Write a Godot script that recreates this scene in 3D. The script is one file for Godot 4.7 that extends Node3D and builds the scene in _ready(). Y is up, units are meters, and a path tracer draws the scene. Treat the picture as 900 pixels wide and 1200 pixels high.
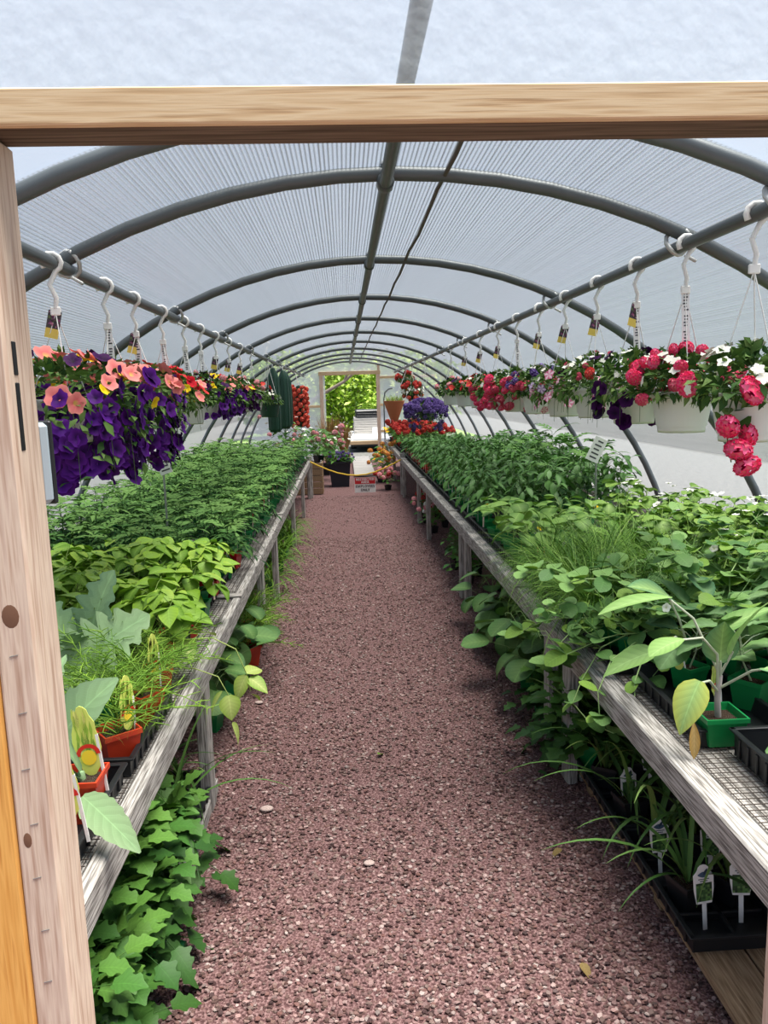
extends Node3D

# ---------------------------------------------------------------- mesh builder
class M:
	var v := PackedVector3Array()
	var c := PackedColorArray()
	var u := PackedVector2Array()
	var ix := PackedInt32Array()
	var col := Color(1, 1, 1)

	func p(a: Vector3, t := Vector2.ZERO) -> int:
		v.append(a)
		c.append(col)
		u.append(t)
		return v.size() - 1

	func tri(a: int, b: int, d: int) -> void:
		ix.append(a)
		ix.append(b)
		ix.append(d)

	# a flat polygon turned so that it faces away from «inside»
	func poly(pts: Array, inside: Vector3) -> void:
		var n: Vector3 = (pts[2] - pts[0]).cross(pts[1] - pts[0])
		var mid := Vector3.ZERO
		for q in pts:
			mid += q
		mid /= pts.size()
		var flip := n.dot(mid - inside) < 0.0
		var f := v.size()
		for q in pts:
			p(q)
		for k in range(1, pts.size() - 1):
			if flip:
				tri(f, f + k + 1, f + k)
			else:
				tri(f, f + k, f + k + 1)

	func box(at: Vector3, size: Vector3, bev := 0.0, b := Basis.IDENTITY) -> void:
		var h := size / 2.0
		var S := [-1.0, 1.0]
		if bev <= 0.0:
			for a in 3:
				for s in S:
					var pts := []
					for q in [[-1, -1], [1, -1], [1, 1], [-1, 1]]:
						var w := Vector3.ZERO
						w[a] = s * h[a]
						w[(a + 1) % 3] = q[0] * h[(a + 1) % 3]
						w[(a + 2) % 3] = q[1] * h[(a + 2) % 3]
						pts.append(at + b * w)
					poly(pts, at)
			return
		var cv := func(sx, sy, sz, a) -> Vector3:
			var w := Vector3(sx * h.x, sy * h.y, sz * h.z)
			var sg := [sx, sy, sz]
			for k in 3:
				if k != a:
					w[k] -= sg[k] * bev
			return at + b * w
		for a in 3:
			for s in S:
				var pts := []
				for q in [[-1, -1], [1, -1], [1, 1], [-1, 1]]:
					var sg := [0, 0, 0]
					sg[a] = s
					sg[(a + 1) % 3] = q[0]
					sg[(a + 2) % 3] = q[1]
					pts.append(cv.call(sg[0], sg[1], sg[2], a))
				poly(pts, at)
		for a in 3:
			var e := (a + 1) % 3
			var f := (a + 2) % 3
			for s in S:
				for t in S:
					var g := [0, 0, 0]
					g[e] = s
					g[f] = t
					g[a] = -1
					var g2 := g.duplicate()
					g2[a] = 1
					poly([cv.call(g[0], g[1], g[2], e), cv.call(g2[0], g2[1], g2[2], e), cv.call(g2[0], g2[1], g2[2], f), cv.call(g[0], g[1], g[2], f)], at)
		for x in S:
			for y in S:
				for z in S:
					poly([cv.call(x, y, z, 0), cv.call(x, y, z, 1), cv.call(x, y, z, 2)], at)

	# a round bar through points
	func tube(pts: Array, r0: float, r1: float, n := 6, cap := true) -> void:
		var side := Vector3.ZERO
		var first := v.size()
		var m := pts.size()
		for k in m:
			var d: Vector3 = (pts[mini(k + 1, m - 1)] - pts[maxi(k - 1, 0)]).normalized()
			if k == 0:
				side = d.cross(Vector3(0.3, 0.1, 0.9) if absf(d.y) > 0.9 else Vector3.UP).normalized()
			side = (side - d * side.dot(d)).normalized()
			var up := d.cross(side)
			var r := lerpf(r0, r1, float(k) / maxi(m - 1, 1))
			for j in n:
				var a := TAU * j / n
				p(pts[k] + (side * cos(a) + up * sin(a)) * r, Vector2(float(j) / n, k))
		for k in m - 1:
			for j in n:
				var a := first + k * n + j
				var b := first + k * n + (j + 1) % n
				tri(a, a + n, b)
				tri(b, a + n, b + n)
		if cap:
			for e in [0, m - 1]:
				var s := p(pts[e])
				for j in n:
					var a: int = first + e * n + j
					var b: int = first + e * n + (j + 1) % n
					if e == 0:
						tri(s, a, b)
					else:
						tri(s, b, a)

	# a profile of (radius, height) turned round the y axis; n = 4 gives square pots
	func lathe(prof: Array, n: int, at := Vector3.ZERO, turn := 0.0, flat := false) -> void:
		if flat:
			for k in prof.size() - 1:
				for j in n:
					var q := []
					for e in [[k, j], [k + 1, j], [k + 1, j + 1], [k, j + 1]]:
						var a: float = turn + TAU * e[1] / n
						var w: Vector2 = prof[e[0]]
						q.append(at + Vector3(cos(a) * w.x, w.y, sin(a) * w.x))
					var f := v.size()
					for x in q:
						p(x)
					tri(f, f + 2, f + 1)
					tri(f, f + 3, f + 2)
			return
		var first := v.size()
		for k in prof.size():
			for j in n:
				var a := turn + TAU * j / n
				p(at + Vector3(cos(a) * prof[k].x, prof[k].y, sin(a) * prof[k].x))
		for k in prof.size() - 1:
			for j in n:
				var a := first + k * n + j
				var b := first + k * n + (j + 1) % n
				tri(a, b, a + n)
				tri(b, b + n, a + n)

	static func prof(kind: int, t: float) -> float:
		match kind:
			0: return pow(sin(PI * clampf(t, 0.02, 0.99)), 0.8)              # lance
			1: return pow(sin(PI * pow(clampf(t, 0.015, 0.995), 0.62)), 0.85)  # egg, wide near the stalk
			2: return sqrt(maxf(0.02, 1.0 - pow(2.0 * t - 1.0, 2.0)))         # round
			3: return pow(sin(PI * pow(clampf(t, 0.015, 0.99), 1.25)), 0.7)    # spoon, wide near the tip
			4: return pow(sin(PI * pow(clampf(t, 0.02, 0.99), 0.7)), 0.8) * (0.62 + 0.38 * absf(sin(t * 9.5)))  # toothed
			5: return clampf(minf(t * 8.0 + 0.35, 1.0) * (1.02 - t * t), 0.02, 1.0)  # blade
			6: return pow(sin(PI * pow(clampf(t, 0.02, 0.995), 0.8)), 0.6) * (0.42 + 0.58 * absf(sin(t * 22.0)))  # jagged lobes
			8: return pow(sin(PI * pow(clampf(t, 0.02, 0.99), 0.62)), 0.7) * (0.40 + 0.60 * absf(cos(t * 8.6 + 0.4)))  # deeply cut
			7: return pow(sin(PI * pow(clampf(t, 0.02, 0.99), 0.8)), 0.75) * (0.94 + 0.06 * sin(t * 70.0))      # egg with small teeth
		return 1.0

	# a leaf from «at»; basis z runs along it, y is its upper side
	func leaf(at: Vector3, b: Basis, L: float, W: float, kind := 1, droop := 0.5, fold := 0.25, n := 3, mid := Color(-1, 0, 0), wave := 0.0) -> void:
		var d := b.z.normalized()
		var s := b.x.normalized()
		var q := at
		var first := v.size()
		var keep := col
		for k in n + 1:
			var t := float(k) / n
			var w := W * 0.5 * prof(kind, t)
			var nn := d.cross(s)
			var wv := wave * W * (1.0 if k % 2 else -1.0)
			p(q - s * w + nn * (fold * w + wv), Vector2(0, t))
			if mid.r >= 0.0:
				col = mid
			p(q, Vector2(0.5, t))
			col = keep
			p(q + s * w + nn * (fold * w - wv * 0.7), Vector2(1, t))
			d = d.rotated(s, droop / n)
			q += d * (L / n)
		for k in n:
			var a := first + k * 3
			tri(a, a + 1, a + 3)
			tri(a + 1, a + 4, a + 3)
			tri(a + 1, a + 2, a + 4)
			tri(a + 2, a + 5, a + 4)

	# a stalk with leaflets in pairs and one at the tip
	func compound(at: Vector3, b: Basis, L: float, pairs: int, lw: float, ll: float, kind: int, droop: float, n := 2) -> void:
		var d := b.z.normalized()
		var s := b.x.normalized()
		var pts := [at]
		var q := at
		for k in pairs + 1:
			d = d.rotated(s, droop / (pairs + 1))
			q += d * (L / (pairs + 1.0))
			pts.append(q)
			var up := d.cross(s)
			if k < pairs:
				for e in [-1.0, 1.0]:
					var dir: Vector3 = (s * e * 0.8 + d * 0.6 + up * 0.15).normalized()
					leaf(q, Basis(up.cross(dir).normalized(), up, dir), ll * (0.7 + 0.3 * sin(PI * (k + 1.0) / (pairs + 1.0))), lw, kind, 0.55, 0.2, n)
			else:
				leaf(q, Basis(s, up, d), ll * 1.15, lw * 1.15, kind, 0.5, 0.2, n)
		tube(pts, 0.0018, 0.001, 3, false)

	func done(mat: Material) -> ArrayMesh:
		var nn := PackedVector3Array()
		nn.resize(v.size())
		for k in range(0, ix.size(), 3):
			var a := ix[k]
			var b := ix[k + 1]
			var d := ix[k + 2]
			var f := (v[d] - v[a]).cross(v[b] - v[a])
			nn[a] += f
			nn[b] += f
			nn[d] += f
		for k in nn.size():
			nn[k] = nn[k].normalized() if nn[k].length_squared() > 1e-20 else Vector3.UP
		var arr := []
		arr.resize(Mesh.ARRAY_MAX)
		arr[Mesh.ARRAY_VERTEX] = v
		arr[Mesh.ARRAY_NORMAL] = nn
		arr[Mesh.ARRAY_COLOR] = c
		arr[Mesh.ARRAY_TEX_UV] = u
		arr[Mesh.ARRAY_INDEX] = ix
		var m := ArrayMesh.new()
		m.add_surface_from_arrays(Mesh.PRIMITIVE_TRIANGLES, arr)
		m.surface_set_material(0, mat)
		return m


# ---------------------------------------------------------------- naming and adding
var taken := {}
var rng := RandomNumberGenerator.new()
var mat := {}
const EYE := 1.65
const TOP := 0.61          # bench top
const HX := 0.206          # hoop centre
const HY := -0.284
const HR := 2.734

func numbered(called: String) -> String:
	taken[called] = taken.get(called, -1) + 1
	return called if taken[called] == 0 else "%s_%03d" % [called, taken[called]]

func tag(o: Node, label: String, category: String, group := "", kind := "") -> Node:
	o.set_meta("label", label)
	o.set_meta("category", category)
	if group:
		o.set_meta("group", group)
	if kind:
		o.set_meta("kind", kind)
	return o

func thing(called: String, label: String, category: String, at := Vector3.ZERO, turn := 0.0, group := "") -> Node3D:
	var o := Node3D.new()
	o.name = numbered(called)
	o.position = at
	o.rotation.y = turn
	tag(o, label, category, group)
	add_child(o)
	return o

func part(called: String, mesh: Mesh, parent: Node, xf := Transform3D.IDENTITY) -> MeshInstance3D:
	var o := MeshInstance3D.new()
	o.name = called if parent != self else numbered(called)
	o.mesh = mesh
	o.transform = xf
	parent.add_child(o, true)
	return o

func solo(called: String, mesh: Mesh, label: String, category: String, at := Vector3.ZERO, group := "", kind := "") -> MeshInstance3D:
	var o := part(called, mesh, self, Transform3D(Basis.IDENTITY, at))
	tag(o, label, category, group, kind)
	return o

func struct(called: String, mesh: Mesh, label: String, category: String, parent: Node = self) -> MeshInstance3D:
	var o := part(called, mesh, parent)
	if parent == self:
		tag(o, label, category, "", "structure")
	return o

func put(proto: Node3D, called: String, at: Vector3, turn: float, s: float, label: String, category: String, group := "") -> Node3D:
	var o: Node3D = proto.duplicate()
	o.name = numbered(called)
	o.transform = Transform3D(Basis(Vector3.UP, turn).scaled(Vector3.ONE * s), at)
	tag(o, label, category, group)
	add_child(o)
	return o

func r(a: float, b: float) -> float:
	return rng.randf_range(a, b)

func lin(R: float, G: float, B: float) -> Color:
	return Color(R / 255.0, G / 255.0, B / 255.0).srgb_to_linear()

func vary(k: Color, by := 0.2) -> Color:
	var f := 1.0 + r(-by, by)
	return Color(k.r * f * (1.0 + r(-by, by) * 0.4), k.g * f, k.b * f)

func aim(yaw: float, pitch: float, roll := 0.0) -> Basis:
	return Basis(Vector3.UP, yaw) * Basis(Vector3.RIGHT, -pitch) * Basis(Vector3.BACK, roll)

func nth(k: int) -> String:
	var low := ["first", "second", "third", "fourth", "fifth", "sixth", "seventh", "eighth", "ninth", "tenth", "eleventh", "twelfth", "thirteenth", "fourteenth", "fifteenth", "sixteenth", "seventeenth", "eighteenth", "nineteenth", "twentieth"]
	if k < 20:
		return low[k]
	var tens: int = (k + 1) / 10
	return ["twentieth", "thirtieth", "fortieth"][tens - 2] if (k + 1) % 10 == 0 else ["twenty", "thirty", "forty"][tens - 2] + "-" + low[(k + 1) % 10 - 1]

# ---------------------------------------------------------------- materials
func noise(f: float, seed_: int, ramp: Array = [], normal := false, oct := 4, bump := 6.0) -> NoiseTexture2D:
	var t := NoiseTexture2D.new()
	var n := FastNoiseLite.new()
	n.seed = seed_
	n.frequency = f
	n.fractal_octaves = oct
	n.noise_type = FastNoiseLite.TYPE_SIMPLEX_SMOOTH
	t.noise = n
	t.width = 512
	t.height = 512
	t.seamless = true
	t.as_normal_map = normal
	t.bump_strength = bump
	if ramp.size():
		var g := Gradient.new()
		var offs := PackedFloat32Array()
		var cols := PackedColorArray()
		for e in ramp:
			offs.append(e[0])
			cols.append(e[1])
		g.offsets = offs
		g.colors = cols
		t.color_ramp = g
	return t

func plain(R: float, G: float, B: float, rough := 0.6, spec := 0.5, metal := 0.0) -> StandardMaterial3D:
	var m := StandardMaterial3D.new()
	m.albedo_color = Color(R / 255.0, G / 255.0, B / 255.0)
	m.roughness = rough
	m.metallic_specular = spec
	m.metallic = metal
	return m

func wood(tex: Texture2D, scale: Vector3, rough := 0.75, relief := 0.1) -> StandardMaterial3D:
	var m := StandardMaterial3D.new()
	m.albedo_texture = tex
	m.uv1_triplanar = true
	m.uv1_world_triplanar = true
	m.uv1_scale = scale
	m.roughness = rough
	m.metallic_specular = 0.3
	m.heightmap_enabled = true
	m.heightmap_texture = tex
	m.heightmap_scale = relief
	return m

func foliage_mat(rough := 0.5, spec := 0.35, back := Color(0.5, 0.55, 0.35)) -> StandardMaterial3D:
	var m := StandardMaterial3D.new()
	m.vertex_color_use_as_albedo = true
	m.roughness = rough
	m.metallic_specular = spec
	m.backlight_enabled = true
	m.backlight = back
	m.cull_mode = BaseMaterial3D.CULL_DISABLED
	return m

func make_materials() -> void:
	var C := func(R, G, B): return Color(R / 255.0, G / 255.0, B / 255.0)
	var pine := noise(0.012, 3, [[0.0, C.call(184, 152, 112)], [0.35, C.call(210, 182, 142)], [0.55, C.call(220, 196, 158)], [0.75, C.call(202, 172, 132)], [1.0, C.call(170, 136, 98)]])
	var pale := noise(0.012, 9, [[0.0, C.call(170, 138, 116)], [0.4, C.call(204, 180, 160)], [0.6, C.call(218, 198, 176)], [1.0, C.call(184, 154, 132)]])
	var orange := noise(0.012, 11, [[0.0, C.call(180, 112, 46)], [0.5, C.call(232, 176, 96)], [1.0, C.call(206, 142, 66)]])
	var grey := noise(0.014, 5, [[0.0, C.call(84, 80, 76)], [0.3, C.call(132, 128, 122)], [0.6, C.call(176, 172, 166)], [1.0, C.call(206, 202, 196)]])
	mat.header = wood(pine, Vector3(0.5, 14, 14))
	mat.post = wood(pale, Vector3(12, 0.6, 12))
	mat.post_trim = wood(orange, Vector3(12, 0.5, 12))
	mat.under = wood(noise(0.012, 17, [[0.0, C.call(70, 56, 46)], [0.5, C.call(104, 88, 74)], [1.0, C.call(130, 112, 96)]]), Vector3(0.5, 14, 14))  # header underside: shade painted in as a darker wood tone
	mat.grey_z = wood(grey, Vector3(16, 16, 0.9), 0.85, 0.25)
	mat.grey_y = wood(grey, Vector3(16, 0.9, 16), 0.85, 0.25)
	mat.grey_x = wood(grey, Vector3(0.9, 16, 16), 0.85, 0.25)
	mat.brown_z = wood(noise(0.014, 15, [[0.0, C.call(96, 76, 56)], [0.5, C.call(142, 118, 92)], [1.0, C.call(172, 150, 122)]]), Vector3(14, 14, 0.8), 0.85, 0.2)
	mat.pipe = plain(92, 98, 100, 0.45, 0.5, 0.35)
	mat.pipe.normal_enabled = true
	mat.pipe.normal_texture = noise(0.06, 21, [], true, 3, 3.0)
	mat.pipe.normal_scale = 0.15
	mat.steel = plain(150, 152, 150, 0.4, 0.5, 0.7)
	mat.clip = plain(196, 198, 196, 0.45, 0.5, 0.2)
	mat.rust_wire = plain(92, 84, 78, 0.6, 0.5, 0.3)
	mat.black = plain(26, 28, 31, 0.42, 0.5)
	mat.knot = plain(112, 78, 56, 0.7)
	mat.old_white = plain(176, 172, 166, 0.7)
	mat.hinge = plain(20, 20, 22, 0.5, 0.4)
	mat.green_pot = plain(16, 128, 66, 0.38, 0.5)
	mat.dark_pot = plain(18, 58, 42, 0.45, 0.5)
	mat.red_pot = plain(196, 58, 30, 0.42, 0.5)
	mat.crimson_pot = plain(190, 26, 30, 0.42, 0.5)
	mat.white_pot = plain(226, 226, 220, 0.42, 0.5)
	mat.clay = plain(176, 112, 78, 0.85, 0.3)
	mat.white = plain(236, 236, 232, 0.5, 0.4)
	mat.cord = plain(232, 232, 228, 0.5, 0.4)
	mat.panel = plain(168, 182, 190, 0.45, 0.5)
	mat.yellow_rope = plain(222, 186, 60, 0.6, 0.3)
	mat.soil = wood(noise(0.08, 31, [[0.0, C.call(22, 15, 11)], [0.55, C.call(52, 37, 28)], [0.7, C.call(84, 62, 46)], [0.74, C.call(190, 180, 165)], [1.0, C.call(60, 44, 34)]]), Vector3(9, 9, 9), 0.95, 0.5)
	mat.leaf = foliage_mat()
	mat.dull = foliage_mat(0.65, 0.25, Color(0.4, 0.45, 0.35))
	var veins := vein_texture()
	for k in ["leaf", "dull"]:
		mat[k].albedo_texture = veins
		mat[k].heightmap_enabled = true
		mat[k].heightmap_texture = veins
		mat[k].heightmap_scale = 0.12
	mat.petal = foliage_mat(0.6, 0.25, Color(0.4, 0.36, 0.4))
	var pr := StandardMaterial3D.new()
	pr.vertex_color_use_as_albedo = true
	pr.roughness = 0.45
	pr.cull_mode = BaseMaterial3D.CULL_DISABLED
	mat.print = pr
	var stem := StandardMaterial3D.new()
	stem.vertex_color_use_as_albedo = true
	stem.roughness = 0.6
	mat.stem = stem
	# ground
	var g := StandardMaterial3D.new()
	g.albedo_texture = noise(0.05, 41, [[0.0, C.call(58, 38, 38)], [0.4, C.call(102, 74, 73)], [0.62, C.call(134, 104, 102)], [1.0, C.call(166, 138, 134)]])
	g.uv1_triplanar = true
	g.uv1_world_triplanar = true
	g.uv1_scale = Vector3.ONE * 3.0
	g.heightmap_enabled = true
	g.heightmap_texture = g.albedo_texture
	g.heightmap_scale = 1.5
	g.roughness = 0.85
	g.metallic_specular = 0.3
	mat.gravel = g
	mat.chip = plain(255, 255, 255, 0.7, 0.4)
	mat.chip.vertex_color_use_as_albedo = true
	mat.yard = wood(noise(0.03, 44, [[0.0, C.call(76, 76, 73)], [1.0, C.call(108, 108, 104)]]), Vector3.ONE * 0.5, 0.9, 0.1)
	mat.lawn = wood(noise(0.05, 45, [[0.0, C.call(84, 118, 44)], [1.0, C.call(150, 176, 82)]]), Vector3.ONE * 0.7, 0.9, 0.4)
	# films
	var f := StandardMaterial3D.new()
	f.albedo_color = Color(0.93, 0.96, 0.98, 0.33)
	f.transparency = BaseMaterial3D.TRANSPARENCY_ALPHA
	f.roughness = 0.3
	f.metallic_specular = 0.5
	f.backlight_enabled = true
	f.backlight = Color(0.66, 0.69, 0.72)
	f.cull_mode = BaseMaterial3D.CULL_DISABLED
	f.normal_enabled = true
	f.normal_texture = noise(0.05, 51, [], true, 5, 10.0)
	f.normal_scale = 0.14
	f.uv1_scale = Vector3(0.7, 0.7, 1)
	mat.film = f
	mat.film_wall = f.duplicate()
	mat.film_wall.albedo_color = Color(0.93, 0.96, 0.98, 0.75)
	mat.shade = f.duplicate()
	mat.shade.albedo_color = Color(1, 1, 1, 1)
	mat.shade.albedo_texture = shade_weave()
	mat.shade.uv1_scale = Vector3(2.0, 2.0, 1)
	mat.shade.normal_enabled = false
	mat.shade.roughness = 0.6
	mat.shade.backlight = Color(0.3, 0.3, 0.32)

# the veins of a leaf: u across it, v along it
func vein_texture() -> ImageTexture:
	var n := 128
	var im := Image.create(n, n, false, Image.FORMAT_RGB8)
	for y in n:
		for x in n:
			var t := float(y) / n
			var d := absf(float(x) / n - 0.5) * 2.0
			var w := fposmod(t * 7.0 - d * 1.7, 1.0)
			var side := clampf(1.0 - minf(w, 1.0 - w) * 14.0, 0, 1) * 0.75
			var fine := 0.25 * clampf(1.0 - absf(fposmod(t * 31.0 + d * 5.0, 1.0) - 0.5) * 4.0, 0, 1)
			var mid := clampf(1.0 - d * 16.0, 0, 1)
			var k := 0.88 + 0.12 * maxf(mid, maxf(side * 0.8, fine * 0.6)) + 0.02 * sin(w * TAU)
			im.set_pixel(x, y, Color(k, k, k * 0.98))
	return ImageTexture.create_from_image(im)

# knitted shade cloth: fine runs along the house, thinner ones across
func shade_weave() -> ImageTexture:
	var n := 512
	var im := Image.create(n, n, false, Image.FORMAT_RGBA8)
	var g := RandomNumberGenerator.new()
	g.seed = 5
	var runs := PackedFloat32Array()
	for x in n:
		runs.append(g.randf())
	for y in n:
		for x in n:
			var a := 0.19
			var k := 0.36
			if x % 16 < 6:                     # a lengthwise strand, 15.6 mm apart
				a = 0.66 + 0.2 * runs[x / 16 * 16]
				k = 0.26
			elif y % 8 < 3:                    # the knit between
				a = 0.42
				k = 0.40
			a *= 0.85 + 0.3 * g.randf()
			im.set_pixel(x, y, Color(k * 0.97, k, k * 1.06, clampf(a, 0, 1)))
	im.generate_mipmaps()
	return ImageTexture.create_from_image(im)

# ---------------------------------------------------------------- ready
func _ready() -> void:
	rng.seed = 20240
	setup_view()
	make_materials()
	build_ground()
	build_house()
	build_door_frame()
	build_benches()
	build_prototypes()
	build_trays()
	build_left_bench_plants()
	build_right_bench_plants()
	build_lower_left()
	build_lower_right()
	build_baskets()
	build_far_end()
	build_outside()
	build_small_things()
	for o in protos.values():
		for q in o:
			q.free()

func setup_view() -> void:
	var cam := Camera3D.new()
	cam.name = "camera"
	cam.keep_aspect = Camera3D.KEEP_HEIGHT
	cam.fov = rad_to_deg(2.0 * atan(600.0 / 901.0))
	var yaw := deg_to_rad(2.7)
	var pitch := deg_to_rad(8.8)
	var roll := deg_to_rad(1.6)
	var F := Vector3(sin(yaw) * cos(pitch), -sin(pitch), -cos(yaw) * cos(pitch))
	var R := Vector3(cos(yaw), 0, sin(yaw))
	var U := R.cross(F)
	var R2 := R * cos(roll) - U * sin(roll)
	var U2 := U * cos(roll) + R * sin(roll)
	cam.transform = Transform3D(Basis(R2, U2, -F), Vector3(0, EYE, 0))
	cam.near = 0.05
	cam.far = 300.0
	add_child(cam)
	cam.current = true
	var env := Environment.new()
	env.background_mode = Environment.BG_SKY
	var sky := Sky.new()
	var ps := ProceduralSkyMaterial.new()
	ps.sky_top_color = Color(0.76, 0.85, 0.99)
	ps.sky_horizon_color = Color(0.90, 0.94, 1.0)
	ps.ground_bottom_color = Color(0.55, 0.56, 0.54)
	ps.ground_horizon_color = Color(0.80, 0.82, 0.82)
	ps.sky_energy_multiplier = 0.74
	sky.sky_material = ps
	env.sky = sky
	env.ambient_light_source = Environment.AMBIENT_SOURCE_SKY
	env.tonemap_mode = Environment.TONE_MAPPER_LINEAR
	env.tonemap_exposure = 1.55
	env.sdfgi_enabled = true
	env.ssao_enabled = true
	env.ssil_enabled = true
	var we := WorldEnvironment.new()
	we.name = "world_environment"
	we.environment = env
	add_child(we)
	var sun := DirectionalLight3D.new()
	sun.name = "hazy_sun"
	sun.light_color = Color(1.0, 0.98, 0.95)
	sun.light_energy = 3.0
	sun.light_angular_distance = 40.0
	sun.shadow_enabled = true
	sun.sky_mode = DirectionalLight3D.SKY_MODE_LIGHT_ONLY
	add_child(sun)
	sun.look_at_from_position(Vector3(2.5, 10.0, 0.3), Vector3.ZERO, Vector3.UP)

# ---------------------------------------------------------------- setting
func build_ground() -> void:
	var b := M.new()
	b.box(Vector3(HX, -0.1, -8.7), Vector3(5.6, 0.2, 21.9))
	struct("floor", b.done(mat.gravel), "reddish brown crushed slate path running down the greenhouse", "floor")
	b = M.new()
	b.box(Vector3(0, -0.16, -10), Vector3(90, 0.2, 110))
	struct("floor_outside", b.done(mat.yard), "pale bare yard around the greenhouse", "ground")
	# loose chips of slate
	var chip := M.new()
	var pts := [Vector3(-0.5, 0, -0.25), Vector3(0.05, 0, -0.42), Vector3(0.5, 0, -0.1), Vector3(0.38, 0, 0.3), Vector3(-0.2, 0, 0.4)]
	chip.poly(pts.map(func(q): return q * 0.8 + Vector3(0, 0.22, 0)), Vector3.ZERO)
	for k in 5:
		var q1: Vector3 = pts[k]
		var q2: Vector3 = pts[(k + 1) % 5]
		chip.poly([q1, q2, q2 * 0.8 + Vector3(0, 0.22, 0), q1 * 0.8 + Vector3(0, 0.22, 0)], Vector3.ZERO)
	var mm := MultiMesh.new()
	mm.transform_format = MultiMesh.TRANSFORM_3D
	mm.use_colors = true
	mm.mesh = chip.done(mat.chip)
	var n := 52000
	mm.instance_count = n
	var tones := [lin(108, 84, 78), lin(126, 103, 96), lin(88, 65, 60), lin(150, 125, 120), lin(68, 47, 46), lin(114, 84, 78), lin(160, 140, 134), lin(116, 91, 88)]
	for k in n:
		var t := rng.randf()
		var z := -1.35 - 7.5 * t * t if k % 5 else r(-12.5, -1.4)
		var x := r(-0.85, 1.2)
		var s := r(0.009, 0.021)
		var bs := aim(r(0, TAU), r(-0.5, 0.5), r(-0.5, 0.5)).scaled(Vector3(s, s * r(0.5, 1.2), s * r(0.6, 1.1)))
		mm.set_instance_transform(k, Transform3D(bs, Vector3(x, r(-0.002, 0.006), z)))
		mm.set_instance_color(k, vary(tones[rng.randi() % tones.size()], 0.22))
	var mi := MultiMeshInstance3D.new()
	mi.name = "gravel"
	mi.multimesh = mm
	tag(mi, "loose reddish slate chips covering the path", "gravel", "", "stuff")
	add_child(mi)

func arc(a: float, z: float, R := HR) -> Vector3:
	return Vector3(HX + R * sin(a), HY + R * cos(a), z)

func shell(R: float, a0: float, a1: float, z0: float, z1: float, na: int, nz: int) -> M:
	var b := M.new()
	for k in nz + 1:
		var z := lerpf(z0, z1, float(k) / nz)
		for j in na + 1:
			var a := lerpf(a0, a1, float(j) / na)
			b.p(arc(a, z, R), Vector2(a * R, z))
	for k in nz:
		for j in na:
			var q := k * (na + 1) + j
			b.tri(q, q + 1, q + na + 1)
			b.tri(q + 1, q + na + 2, q + na + 1)
	return b

var ribs := []

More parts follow.
